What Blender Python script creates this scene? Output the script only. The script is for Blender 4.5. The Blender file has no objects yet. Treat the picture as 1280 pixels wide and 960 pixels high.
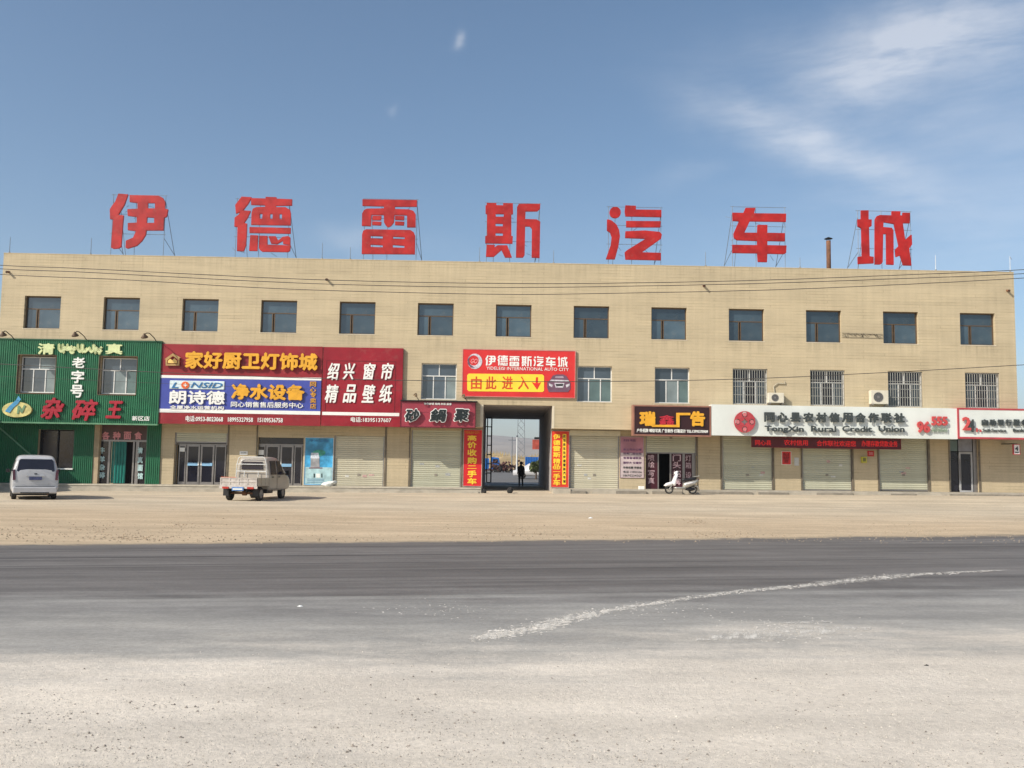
import bpy, bmesh, math, random
from mathutils import Vector, Matrix, noise
random.seed(7)
SC = bpy.context.scene
COL = SC.collection
R = math.radians
# ------------------------------------------------------------------ camera
F, PITCH, YAW, ROLL = 1170.0, 0.0861457831, 0.0155970045, 0.0156405566
CAMP = Vector((23.8413981, -46.9552524, 1.75))
_cy, _sy, _cp, _sp = math.cos(YAW), math.sin(YAW), math.cos(PITCH), math.sin(PITCH)
FW = Vector((_sy*_cp, _cy*_cp, _sp)); _rt = Vector((_cy, -_sy, 0)); _up = _rt.cross(FW)
RT = _rt*math.cos(ROLL) + _up*math.sin(ROLL); UP = -_rt*math.sin(ROLL) + _up*math.cos(ROLL)
cam = bpy.data.objects.new('camera', bpy.data.cameras.new('camera'))
COL.objects.link(cam); SC.camera = cam
cam.data.sensor_width = 36; cam.data.lens = F/1280*36
cam.data.clip_start = 0.1; cam.data.clip_end = 20000
m = Matrix((RT, UP, -FW)).transposed().to_4x4(); m.translation = CAMP
cam.matrix_world = m
def ray(px, py): return (FW*F + RT*(px-640) + UP*(480-py)).normalized()
def P(px, py, Y=0.0):
    d = ray(px, py); t = (Y-CAMP.y)/d.y
    return CAMP + d*t
def box_px(x0, y0, x1, y1, Y=0.0):
    xm, ym = (x0+x1)/2, (y0+y1)/2
    return P(x0, ym, Y).x, P(x1, ym, Y).x, P(xm, y1, Y).z, P(xm, y0, Y).z
# ------------------------------------------------------------------ sun, sky, exposure
SUNV = Vector((-1.18, -0.80, 1.0)).normalized()
sun = bpy.data.objects.new('sun', bpy.data.lights.new('sun', 'SUN')); COL.objects.link(sun)
sun.data.energy = 4.0; sun.data.angle = R(0.53); sun.data.color = (1.0, 0.935, 0.83)
sun.rotation_euler = SUNV.to_track_quat('Z', 'Y').to_euler()
SC.view_settings.view_transform = 'Standard'; SC.view_settings.look = 'None'
SC.view_settings.exposure = 0.40; SC.view_settings.gamma = 1.0
W = bpy.data.worlds.new('World'); SC.world = W; W.use_nodes = True
class NT:
    """tiny node-tree writer"""
    def __init__(s, nt): s.nt = nt; s.n = nt.nodes; s.l = nt.links
    def new(s, t, **kw):
        n = s.n.new(t)
        for k, v in kw.items(): setattr(n, k, v)
        return n
    def put(s, sock, v):
        if isinstance(v, bpy.types.NodeSocket): s.l.new(v, sock)
        elif v is not None:
            if hasattr(sock.default_value, '__len__') and not hasattr(v, '__len__'): v = (v,)*len(sock.default_value)
            if hasattr(v, '__len__') and len(v) == 3 and len(sock.default_value) == 4: v = (*v, 1)
            sock.default_value = v
    def math(s, op, a, b=0.0, c=None, clamp=False):
        n = s.new('ShaderNodeMath', operation=op, use_clamp=clamp); s.put(n.inputs[0], a); s.put(n.inputs[1], b)
        if c is not None: s.put(n.inputs[2], c)
        return n.outputs[0]
    def vmath(s, op, a, b=None, sc=None):
        n = s.new('ShaderNodeVectorMath', operation=op); s.put(n.inputs[0], a)
        if b is not None: s.put(n.inputs[1], b)
        if sc is not None: s.put(n.inputs['Scale'], sc)
        return n.outputs['Value'] if op in ('DOT_PRODUCT', 'LENGTH') else n.outputs[0]
    def mix(s, f, a, b, blend='MIX'):
        n = s.new('ShaderNodeMix', data_type='RGBA', blend_type=blend); s.put(n.inputs[0], f); s.put(n.inputs[6], a); s.put(n.inputs[7], b)
        return n.outputs[2]
    def noise(s, vec, scale=1.0, detail=4.0, rough=0.55, dist=0.0):
        n = s.new('ShaderNodeTexNoise'); s.put(n.inputs['Vector'], vec); s.put(n.inputs['Scale'], scale)
        s.put(n.inputs['Detail'], detail); s.put(n.inputs['Roughness'], rough); s.put(n.inputs['Distortion'], dist)
        return n.outputs['Fac']
    def ramp(s, v, a, b, c=0.0, d=1.0):
        n = s.new('ShaderNodeMapRange', clamp=True, interpolation_type='SMOOTHSTEP'); s.put(n.inputs[0], v)
        for i, k in enumerate((a, b, c, d)): s.put(n.inputs[1+i], k)
        return n.outputs[0]
    def mapping(s, vec, scale=(1,1,1), rot=(0,0,0), loc=(0,0,0)):
        n = s.new('ShaderNodeMapping'); s.put(n.inputs[0], vec); n.inputs['Scale'].default_value = scale
        n.inputs['Rotation'].default_value = rot; n.inputs['Location'].default_value = loc
        return n.outputs[0]
w = NT(W.node_tree); w.n.clear()
sky = w.new('ShaderNodeTexSky', sky_type='NISHITA', sun_disc=False)
sky.sun_elevation = math.asin(SUNV.z); sky.sun_rotation = math.atan2(SUNV.x, SUNV.y) % (2*math.pi)
sky.altitude = 1300; sky.air_density = 1.0; sky.dust_density = 3.4; sky.ozone_density = 0.9
tc = w.new('ShaderNodeTexCoord').outputs['Generated']
def cloud(px, py, ang, a, b, amp):
    """one wisp: an elongated soft patch of the sky round a direction"""
    c = ray(px, py); r = (ray(px+10, py)-c).normalized(); u = (ray(px, py-10)-c).normalized()
    ca, sa = math.cos(R(ang)), math.sin(R(ang)); e1 = r*ca + u*sa; e2 = u*ca - r*sa
    x = w.math('MULTIPLY', w.math('SUBTRACT', w.vmath('DOT_PRODUCT', tcw, tuple(e1)), c.dot(e1)), 1/a)
    y = w.math('MULTIPLY', w.math('SUBTRACT', w.vmath('DOT_PRODUCT', tcw, tuple(e2)), c.dot(e2)), 1/b)
    q = w.math('ADD', w.math('MULTIPLY', x, x), w.math('MULTIPLY', y, y))
    return w.math('MULTIPLY', w.math('POWER', 2.718, w.math('MULTIPLY', q, -1.0)), amp)
wn = w.new('ShaderNodeTexNoise'); w.put(wn.inputs['Vector'], tc); wn.inputs['Scale'].default_value = 9; wn.inputs['Detail'].default_value = 5
warp = w.vmath('SCALE', w.vmath('SUBTRACT', wn.outputs['Color'], (0.5, 0.5, 0.5)), sc=0.075)
tcw = w.vmath('ADD', tc, warp)
acc = 0.0
for a_ in ((1215, 45, -4, .16, .030, 1.0), (1110, 82, 6, .085, .022, .8), (975, 170, -24, .085, .026, .95), (1075, 215, -28, .09, .022, .45),
           (1230, 190, -10, .14, .07, .25), (1200, 290, 0, .2, .06, .35), (1140, 125, -12, .12, .04, .35), (569, 54, 60, .008, .005, .75), (490, 138, 0, .005, .003, .22), (440, 296, 5, .04, .012, .35), (860, 228, 10, .03, .012, .3)):
    acc = w.math('ADD', cloud(*a_), acc)
fib = w.noise(w.mapping(tc, scale=(1, 1, 4.5), rot=(0, R(8), R(15)), loc=(1.3, .4, 2.2)), 5.0, 9, 0.66, 0.25)
veil = w.ramp(w.noise(w.mapping(tc, scale=(1, 1, 3), loc=(3, 1, 0)), 1.7, 6, 0.6, 0.3), 0.58, 0.86, 0, 0.20)
cm = w.math('ADD', w.math('MULTIPLY', acc, w.ramp(fib, 0.28, 0.74, 0.22, 1.0)), veil, clamp=True)
cm = w.math('MULTIPLY', cm, 0.40)
hs = w.new('ShaderNodeHueSaturation'); w.put(hs.inputs['Color'], sky.outputs[0]); hs.inputs['Saturation'].default_value = 1.08; hs.inputs['Hue'].default_value = 0.4945
skc = w.mix(cm, hs.outputs[0], (8.3, 8.1, 8.0))
bg = w.new('ShaderNodeBackground'); w.put(bg.inputs[0], skc); bg.inputs[1].default_value = 0.110
wo = w.new('ShaderNodeOutputWorld'); w.l.new(bg.outputs[0], wo.inputs[0])

# ------------------------------------------------------------------ materials
MATS = {}
def mat(name, col=(.5,.5,.5), rough=.7, var=.15, vs=3.0, bump=0.0, bs=40.0, metal=0.0, ior=1.45, dirt=0.0, coat=0.0, emis=None, es=0.0, stretch=(1,1,1), orand=0.0):
    """paint / metal / plaster with uneven tone, dirt and fine relief"""
    if name in MATS: return MATS[name]
    M = bpy.data.materials.new(name); M.use_nodes = True; t = NT(M.node_tree); b = t.n['Principled BSDF']
    co = t.mapping(t.new('ShaderNodeTexCoord').outputs['Object'], scale=stretch)
    n1 = t.noise(co, vs, 6, 0.6)
    c = t.mix(t.ramp(n1, .3, .7), tuple(x*(1-var) for x in col), tuple(min(1, x*(1+var)) for x in col))
    if dirt: c = t.mix(t.ramp(t.noise(co, vs*2.3+1, 8, .7), .52, .75, 0, dirt), c, (.30,.25,.18))
    if orand:   # every piece its own slight tone
        c = t.mix(1.0, c, t.ramp(t.new('ShaderNodeObjectInfo').outputs['Random'], 0, 1, 1-orand, 1+orand), 'MULTIPLY')
    t.put(b.inputs['Base Color'], c); t.put(b.inputs['Roughness'], t.ramp(n1, .2, .8, max(.02, rough-.08), min(1, rough+.08)))
    b.inputs['Metallic'].default_value = metal; b.inputs['IOR'].default_value = ior
    if coat: b.inputs['Coat Weight'].default_value = coat
    if bump:
        bn = t.new('ShaderNodeBump'); bn.inputs['Strength'].default_value = bump; bn.inputs['Distance'].default_value = .01
        t.put(bn.inputs['Height'], t.noise(co, bs, 4, .6)); t.l.new(bn.outputs[0], b.inputs['Normal'])
    if emis: b.inputs['Emission Color'].default_value = (*emis, 1); b.inputs['Emission Strength'].default_value = es
    MATS[name] = M; return M
def wall_mat(name, col, joint=.66):
    M = bpy.data.materials.new(name); M.use_nodes = True; t = NT(M.node_tree); b = t.n['Principled BSDF']
    co = t.new('ShaderNodeTexCoord').outputs['Object']
    sw = t.mapping(co, rot=(R(-90), 0, 0))          # X, Z of the wall into the plane of the brick pattern
    wob = t.noise(co, .8, 3, .5)
    br = t.new('ShaderNodeTexBrick'); t.put(br.inputs['Vector'], sw); br.offset = .37; br.squash = 1
    for k, v in (('Scale', 1), ('Mortar Size', .012), ('Mortar Smooth', .3), ('Brick Width', 2.9), ('Row Height', .148), ('Bias', 0)): br.inputs[k].default_value = v
    br.inputs['Color1'].default_value = (.93, .93, .93, 1); br.inputs['Color2'].default_value = (1.06, 1.05, 1.03, 1); br.inputs['Mortar'].default_value = (joint, joint, joint*.98, 1)
    big = t.ramp(t.noise(t.mapping(co, scale=(.25, 1, .9)), 1.1, 6, .62), .3, .72, .90, 1.07)
    strk = t.ramp(t.noise(t.mapping(co, scale=(2.6, 1, .14)), 1.6, 5, .6), .25, .75, .94, 1.04)
    fine = t.ramp(t.noise(co, 24, 3, .7), .2, .8, .93, 1.07)
    jf = t.ramp(t.noise(t.mapping(co, scale=(.35, 1, 2.2)), 1.3, 5, .65), .42, .66, .10, 1.0)            # joints fade in and out along the wall
    bc = t.mix(t.math('MULTIPLY', jf, 1.0), (1, 1, 1), br.outputs['Color'])
    sx = t.new('ShaderNodeSeparateXYZ'); t.put(sx.inputs[0], co); X_, Z_ = sx.outputs[0], sx.outputs[2]
    run = t.ramp(t.noise(t.mapping(co, scale=(5, 1, .12)), 1.4, 5, .65), .42, .70)      # rain runs under the coping and the sills
    top = t.ramp(Z_, 10.9, 12.0, 0, 1)
    col_ = t.ramp(t.math('ABSOLUTE', t.math('SUBTRACT', t.math('MODULO', t.math('ADD', X_, 39.5), 3.95), .9)), .75, 1.05, 1, 0)
    sill = t.math('ADD', t.math('MULTIPLY', t.ramp(Z_, 7.3, 8.17, 0, 1), t.math('LESS_THAN', Z_, 8.19)), t.math('MULTIPLY', t.ramp(Z_, 4.3, 4.95, 0, 1), t.math('LESS_THAN', Z_, 4.97)))
    dirty = t.math('MULTIPLY', run, t.math('ADD', t.math('MULTIPLY', top, .14), t.math('MULTIPLY', t.math('MULTIPLY', sill, col_), .20)))
    f = t.math('MULTIPLY', t.math('MULTIPLY', t.math('MULTIPLY', big, strk), fine), t.math('SUBTRACT', 1.0, dirty))
    c = t.mix(1.0, t.mix(1.0, col, bc, 'MULTIPLY'), f, 'MULTIPLY')
    t.put(b.inputs['Base Color'], c); b.inputs['Roughness'].default_value = .85
    bn = t.new('ShaderNodeBump'); bn.inputs['Strength'].default_value = .35; bn.inputs['Distance'].default_value = .01
    h = t.math('ADD', t.math('MULTIPLY', br.outputs['Fac'], -1.0), t.math('MULTIPLY', t.noise(co, 9, 5, .6), .6))
    t.put(bn.inputs['Height'], h); t.l.new(bn.outputs[0], b.inputs['Normal'])
    MATS[name] = M; return M
WALL = wall_mat('wall_tile', (.505, .418, .272))
WALLG = wall_mat('ground_floor_tile', (.485, .40, .262))
PLASTER = mat('pale_plaster', (.60,.53,.40), .9, .12, 2, .3, 30)
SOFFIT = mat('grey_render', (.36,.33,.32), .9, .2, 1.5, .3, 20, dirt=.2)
CONC = mat('concrete', (.40,.36,.29), .9, .16, 1.6, .4, 26, dirt=.4)
CONC2 = mat('dark_concrete', (.24,.215,.175), .9, .2, 2.5, .4, 26, dirt=.4)
GREEN = mat('green_corrugated_sheet', (.016,.14,.062), .5, .16, 1.3, dirt=.10)
GREEN2 = mat('green_sheet_dark', (.015,.135,.06), .5, .16, 1.3, dirt=.08)
BROWNF = mat('copper_brown_frame', (.13,.085,.05), .35, .12, 4, metal=.3)
WHITEF = mat('white_window_frame', (.66,.66,.63), .45, .08, 4, dirt=.12)
ALU = mat('aluminium_frame', (.27,.25,.235), .38, .1, 5, metal=.6)
BARM = mat('grille_bar_steel', (.36,.35,.31), .4, .12, 5, metal=.35)
RED = mat('roof_letter_red', (.38,.012,.010), .5, .22, 1.6, dirt=.16)
REDS = mat('red_sign_sheet', (.25,.012,.018), .45, .18, .7, .25, 2.2, dirt=.14)
REDS2 = mat('crimson_sign_sheet', (.26,.006,.016), .45, .18, .7, .25, 2.2, dirt=.14)
REDB = mat('bright_red_print', (.60,.028,.026), .45, .12, .8, .2, 2.2, dirt=.08)
REDP = mat('rose_red_board', (.29,.035,.055), .45, .08, .8, dirt=.08)
BLUE = mat('blue_sign_print', (.055,.075,.34), .4, .1, .9)
WHITE = mat('white_letter', (.78,.78,.74), .5, .05, 3)
WHITEP = mat('white_sign_sheet', (.66,.69,.65), .45, .07, .5, .2, 2, dirt=.12)
YELL = mat('orange_yellow_letter', (.72,.36,.025), .45, .10, 3)
YELL2 = mat('yellow_print', (.90,.62,.045), .45, .06, 2)
CREAM = mat('cream_letter', (.62,.68,.36), .5, .15, 4)
BLACKL = mat('black_letter', (.012,.018,.018), .4, .1, 4)
BRUSHR = mat('brush_red_letter', (.36,.012,.028), .45, .1, 3)
BRNS = mat('dark_brown_sign', (.030,.007,.009), .55, .12, 1)
COPT = mat('rust_trim', (.28,.13,.09), .5, .15, 3)
BLK = mat('black_steel', (.012,.012,.014), .5, .2, 5)
RUST = mat('rusty_iron', (.16,.075,.04), .85, .35, 6, .4, 40)
STEEL = mat('grey_galvanised_steel', (.22,.235,.25), .5, .2, 6, metal=.4)
SHUT = mat('pale_green_shutter', (.475,.47,.355), .42, .10, .9, dirt=.16, orand=.07)
SHUT2 = mat('pale_cream_shutter', (.52,.485,.365), .42, .10, .9, dirt=.18, orand=.07)
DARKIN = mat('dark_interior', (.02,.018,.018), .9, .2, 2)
def glass(name, col, ior=1.9, rough=.03, var=.2, orand=0.0):
    return mat(name, col, rough+.08, var, .8, ior=ior, orand=orand, dirt=.12 if orand else 0)
GL_UP = glass('upper_window_glass', (.042,.066,.082), 1.85, orand=.45)
GL_W = glass('window_glass', (.05,.065,.08), 1.8, orand=.4)
GL_C = glass('curtained_glass', (.20,.24,.24), 1.5)
GL_C2 = glass('half_curtained_glass', (.10,.15,.145), 1.6)
GL_D = glass('door_glass', (.012,.012,.020), 1.5)
TYRE = mat('tyre_rubber', (.018,.017,.016), .85, .2, 8, dirt=.35)
RIM = mat('wheel_rim', (.35,.34,.32), .4, .15, 8, metal=.7, dirt=.3)
# ------------------------------------------------------------------ mesh helpers
class MB:
    def __init__(s): s.v = []; s.f = []
    def add(s, vs, fs):
        n = len(s.v); s.v += [tuple(v) for v in vs]; s.f += [tuple(i+n for i in f) for f in fs]; return s
    def quad(s, a, b, c, d): return s.add((a, b, c, d), ((0, 1, 2, 3),))
    def box(s, x0, x1, y0, y1, z0, z1):
        return s.add([(x, y, z) for x in (x0, x1) for y in (y0, y1) for z in (z0, z1)],
                     ((0,1,3,2),(4,6,7,5),(0,4,5,1),(2,3,7,6),(0,2,6,4),(1,5,7,3)))
    def tube(s, p, q, r, n=6, r2=None, cap=True):
        p, q = Vector(p), Vector(q); d = (q-p).normalized(); a = d.orthogonal().normalized(); b = d.cross(a); r2 = r if r2 is None else r2
        vs = []
        for c, rr in ((p, r), (q, r2)):
            for i in range(n):
                t = 2*math.pi*i/n; vs.append(c + (a*math.cos(t) + b*math.sin(t))*rr)
        fs = [(i, (i+1) % n, n+(i+1) % n, n+i) for i in range(n)]
        if cap: fs += [tuple(range(n))[::-1], tuple(range(n, 2*n))]
        return s.add(vs, fs)
    def path(s, pts, r, n=6):
        for a, b in zip(pts, pts[1:]): s.tube(a, b, r, n)
        return s
    def prism(s, poly, y0, y1):
        """polygon of (x, z) pushed from y0 to y1"""
        n = len(poly); vs = [(x, y0, z) for x, z in poly] + [(x, y1, z) for x, z in poly]
        return s.add(vs, [tuple(range(n)), tuple(range(n, 2*n))[::-1]] + [(i, n+i, n+(i+1) % n, (i+1) % n) for i in range(n)])
    def ring(s, c, axis, prof, n=20):
        """lathe: prof = (offset along axis, radius)"""
        c = Vector(c); d = Vector(axis).normalized(); a = d.orthogonal().normalized(); b = d.cross(a); k = len(prof); vs = []
        for i in range(n):
            t = 2*math.pi*i/n
            for h, r in prof: vs.append(c + d*h + (a*math.cos(t) + b*math.sin(t))*r)
        return s.add(vs, [(i*k+j, ((i+1) % n)*k+j, ((i+1) % n)*k+j+1, i*k+j+1) for i in range(n) for j in range(k-1)])
    def build(s, name, mt=None, parent=None, smooth=False, bevel=0.0):
        me = bpy.data.meshes.new(name); me.from_pydata(s.v, [], s.f); me.update()
        bm = bmesh.new(); bm.from_mesh(me); bmesh.ops.remove_doubles(bm, verts=bm.verts, dist=1e-5); bmesh.ops.recalc_face_normals(bm, faces=bm.faces); bm.to_mesh(me); bm.free()
        return link(name, me, mt, parent, smooth, bevel)
def link(name, me, mt=None, parent=None, smooth=False, bevel=0.0):
    if mt: me.materials.clear(); me.materials.append(mt)
    o = bpy.data.objects.new(name, me); COL.objects.link(o)
    if parent: set_parent(o, parent)
    if smooth:
        for p in me.polygons: p.use_smooth = True
    if bevel:
        b = o.modifiers.new('bevel', 'BEVEL'); b.width = bevel; b.segments = 2; b.limit_method = 'ANGLE'
    return o
def set_parent(o, p): o.parent = p
def rebase(t):
    """move an Empty built at the origin to the base of its parts"""
    lo = Vector((1e9,)*3); hi = -lo
    for c in t.children:
        for v in (c.data.vertices if c.data else ()):
            for k in range(3): q = v.co[k]*c.scale[k]+c.location[k]; lo[k] = min(lo[k], q); hi[k] = max(hi[k], q)
    base = Vector(((lo.x+hi.x)/2, (lo.y+hi.y)/2, lo.z))
    for c in t.children: c.location = c.location-base
    t.location = base
def tag(o, label=None, cat=None, group=None, kind=None):
    if label: o['label'] = label
    if cat: o['category'] = cat
    if group: o['group'] = group
    if kind: o['kind'] = kind
    return o
def thing(name, label, cat, loc=(0,0,0), rz=0.0, group=None):
    o = bpy.data.objects.new(name, None); COL.objects.link(o); o.location = loc; o.rotation_euler = (0, 0, rz); o.empty_display_size = .3
    return tag(o, label, cat, group)
def copy_tree(o, parent=None, loc=None):
    c = o.copy(); COL.objects.link(c)
    if parent: c.parent = parent
    if loc is not None: c.location = loc
    for ch in list(o.children): copy_tree(ch, c)
    return c
def curve_mesh(cu):
    o = bpy.data.objects.new('tmp', cu); COL.objects.link(o); bpy.context.view_layer.update()
    me = bpy.data.meshes.new_from_object(o.evaluated_get(bpy.context.evaluated_depsgraph_get()))
    bpy.data.objects.remove(o); bpy.data.curves.remove(cu); return me
def fit(me, X0, X1, Z0, Z1, Y, depth):
    """flat XY lettering mesh stood up into a box on the wall, front face at Y, running back by depth"""
    xs = [v.co.x for v in me.vertices]; ys = [v.co.y for v in me.vertices]; zs = [v.co.z for v in me.vertices]
    a, b, c, d, e, f = min(xs), max(xs), min(ys), max(ys), min(zs), max(zs)
    for v in me.vertices:
        x, y, z = v.co
        v.co = (X0+(x-a)/(b-a)*(X1-X0), Y+depth*(1-(z-e)/max(1e-6, f-e)), Z0+(y-c)/(d-c)*(Z1-Z0))
    me.update(); return me
def text(body, px, mt, parent, Y, depth=.02, bold=.0, shear=0.0, name='lettering', world=None, lines=1.0):
    """one word or character; bold strokes come from a few shifted, slightly stepped copies joined in one mesh"""
    cu = bpy.data.curves.new('t', 'FONT'); cu.body = body; cu.size = 1; cu.extrude = .05; cu.shear = shear; cu.resolution_u = 2
    cu.space_line = lines; cu.align_x = 'CENTER'
    me = curve_mesh(cu)
    X0, X1, Z0, Z1 = world or box_px(*px, Y); nch = max(1, len(body.replace(' ', '')))
    hgt = (Z1-Z0); s = bold*hgt*(1.15 if nch < 9 else .8); s = min(s, (X1-X0)*.06)
    if s <= .002: return link(name, fit(me, X0, X1, Z0, Z1, Y, depth), mt, parent)
    fit(me, X0+s, X1-s, Z0+s, Z1-s, Y, depth)
    base = [v.co.copy() for v in me.vertices]; faces = [tuple(p.vertices) for p in me.polygons]; mb = MB()
    offs = [(0, 0), (s, 0), (-s, 0), (0, s), (0, -s)] if len(base) > 700 or s < .012 else [(s*math.cos(i*math.pi/4), s*math.sin(i*math.pi/4)) for i in range(8)]
    for i, (dx, dz) in enumerate(offs): mb.add([(v.x+dx, v.y+i*.0007, v.z+dz) for v in base], faces)
    m2 = bpy.data.meshes.new(name); m2.from_pydata(mb.v, [], mb.f); m2.update()
    bpy.data.meshes.remove(me); return link(name, m2, mt, parent)
def outline_mesh(polys, extrude=.05):
    cu = bpy.data.curves.new('t', 'CURVE'); cu.dimensions = '2D'; cu.fill_mode = 'BOTH'; cu.extrude = extrude
    for p in polys:
        sp = cu.splines.new('POLY'); sp.points.add(len(p)-1); sp.use_cyclic_u = True
        for q, (x, y) in zip(sp.points, p): q.co = (x, y, 0, 1)
    return curve_mesh(cu)
def outline(polys, mt, parent, Y, depth, pxmap, name='lettering'):
    """filled outline given in photo pixels through pxmap; built at plane Y"""
    pts = [[(lambda w_: (w_.x, w_.z))(P(*pxmap(*q), Y)) for q in p] for p in polys]
    me = outline_mesh(pts); e = [v.co.z for v in me.vertices]; lo, hi = min(e), max(e)
    for v in me.vertices: v.co = (v.co.x, Y+depth*(1-(v.co.z-lo)/(hi-lo)), v.co.y)
    me.update(); return link(name, me, mt, parent)
def wall_holes(mb, x0, x1, z0, z1, holes, y, depth):
    xs = sorted({x0, x1, *[min(max(h[i], x0), x1) for h in holes for i in (0, 1)]}); zs = sorted({z0, z1, *[min(max(h[i], z0), z1) for h in holes for i in (2, 3)]})
    for a, b in zip(xs, xs[1:]):
        for c, d in zip(zs, zs[1:]):
            cx, cz = (a+b)/2, (c+d)/2
            if any(h[0] < cx < h[1] and h[2] < cz < h[3] for h in holes): continue
            mb.quad((a, y, c), (b, y, c), (b, y, d), (a, y, d))
    for h in holes:
        a, b, c, d = max(h[0], x0), min(h[1], x1), max(h[2], z0), min(h[3], z1); y2 = y+depth
        if h[0] >= x0: mb.quad((a, y, c), (a, y2, c), (a, y2, d), (a, y, d))
        if h[1] <= x1: mb.quad((b, y, c), (b, y, d), (b, y2, d), (b, y2, c))
        if h[3] <= z1: mb.quad((a, y, d), (a, y2, d), (b, y2, d), (b, y, d))
        if h[2] > z0: mb.quad((a, y, c), (b, y, c), (b, y2, c), (a, y2, c))
    return mb
def smooth(t): t = max(0, min(1, t)); return t*t*(3-2*t)
def gz(X, Y):
    """height of the ground"""
    Xc = max(-40, min(90, X))
    A = .12+.0095*Xc; B = .09+.003*Xc
    if Y > -1.5: z = A + (.06 if 22 < X < 28 and Y > -.3 else 0)
    elif Y > -8: z = B+(A-B)*smooth((Y+8)/6.5)
    elif Y > -9: z = B
    else: z = B*smooth((Y+24)/15) if Y > -24 else 0
    if Y > 14.5: z = A+.06+.30*smooth((Y-14.5)/70)
    return z
def GP(px, py):
    d = ray(px, py); z = 0.0
    for _ in range(30):
        t = (z-CAMP.z)/d.z; q = CAMP+d*t; z = gz(q.x, q.y)
    return Vector((q.x, q.y, z))
# ------------------------------------------------------------------ ground, road
def grid_mesh(name, xs, ys, zf, mt, parent=None):
    v = [(x, y, zf(x, y)) for y in ys for x in xs]; n = len(xs)
    f = [(j*n+i, j*n+i+1, (j+1)*n+i+1, (j+1)*n+i) for j in range(len(ys)-1) for i in range(n-1)]
    me = bpy.data.meshes.new(name); me.from_pydata(v, [], f); me.update()
    return link(name, me, mt, parent, smooth=True)
def ground_material():
    M = bpy.data.materials.new('dusty_earth'); M.use_nodes = True; t = NT(M.node_tree); b = t.n['Principled BSDF']
    co = t.new('ShaderNodeTexCoord').outputs['Object']; sp = t.new('ShaderNodeSeparateXYZ'); t.put(sp.inputs[0], co)
    y = t.math('ADD', sp.outputs[1], t.math('MULTIPLY', t.noise(t.mapping(co, scale=(.25, 1, 1)), .5, 4, .6), 3.0))
    pale, tan, near = (.58,.49,.36), (.565,.44,.295), (.60,.545,.47)
    c = t.mix(t.ramp(y, -17.5, -8.5), tan, pale)
    c = t.mix(t.ramp(sp.outputs[1], -32, -30, 1, 0), c, near)
    c = t.mix(t.ramp(sp.outputs[1], 14, 15, 0, 1), c, (.17,.165,.16))
    rut = t.ramp(t.noise(t.mapping(co, scale=(.07, 1.7, 1), rot=(0,0,R(4))), 1.0, 8, .72), .35, .7, .86, 1.08)
    c = t.mix(1.0, c, rut, 'MULTIPLY')
    big = t.ramp(t.noise(t.mapping(co, scale=(.35, 1, 1)), .7, 7, .65), .28, .75, .84, 1.10)
    fine = t.ramp(t.noise(co, 14, 8, .72), .25, .75, .84, 1.14)
    spk = t.ramp(t.noise(co, 38, 3, .6), .66, .74, 1.0, .72)
    c = t.mix(1.0, c, t.math('MULTIPLY', t.math('MULTIPLY', big, fine), spk), 'MULTIPLY')
    t.put(b.inputs['Base Color'], c); b.inputs['Roughness'].default_value = .95; b.inputs['Specular IOR Level'].default_value = .2
    bn = t.new('ShaderNodeBump'); bn.inputs['Strength'].default_value = .8; bn.inputs['Distance'].default_value = .02
    t.put(bn.inputs['Height'], t.math('ADD', t.noise(co, 9, 8, .7), t.math('MULTIPLY', t.noise(co, 45, 4, .6), .35))); t.l.new(bn.outputs[0], b.inputs['Normal'])
    return M
GM = ground_material()
def spaced(segs):
    out = []
    for a, b, n in segs: out += [a+(b-a)*i/n for i in range(n)]
    return out+[segs[-1][1]]
def gnear(x, y):
    z = gz(x, y)
    if y < -24: z -= .012
    if -24 < y < -8: z += .035*noise.noise((x*.35, y*.5, 0))
    return z
g = grid_mesh('ground', spaced([(-2900,-200,14),(-200,-30,17),(-30,80,220),(80,200,12),(200,2900,14)]),
              spaced([(-400,-60,6),(-60,-24,18),(-24,0,72),(0,14,7),(14,40,10),(40,400,10),(400,3400,10)]), gnear, GM)
tag(g, 'pale dusty earth between the road and the shops', kind='structure')
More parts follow.
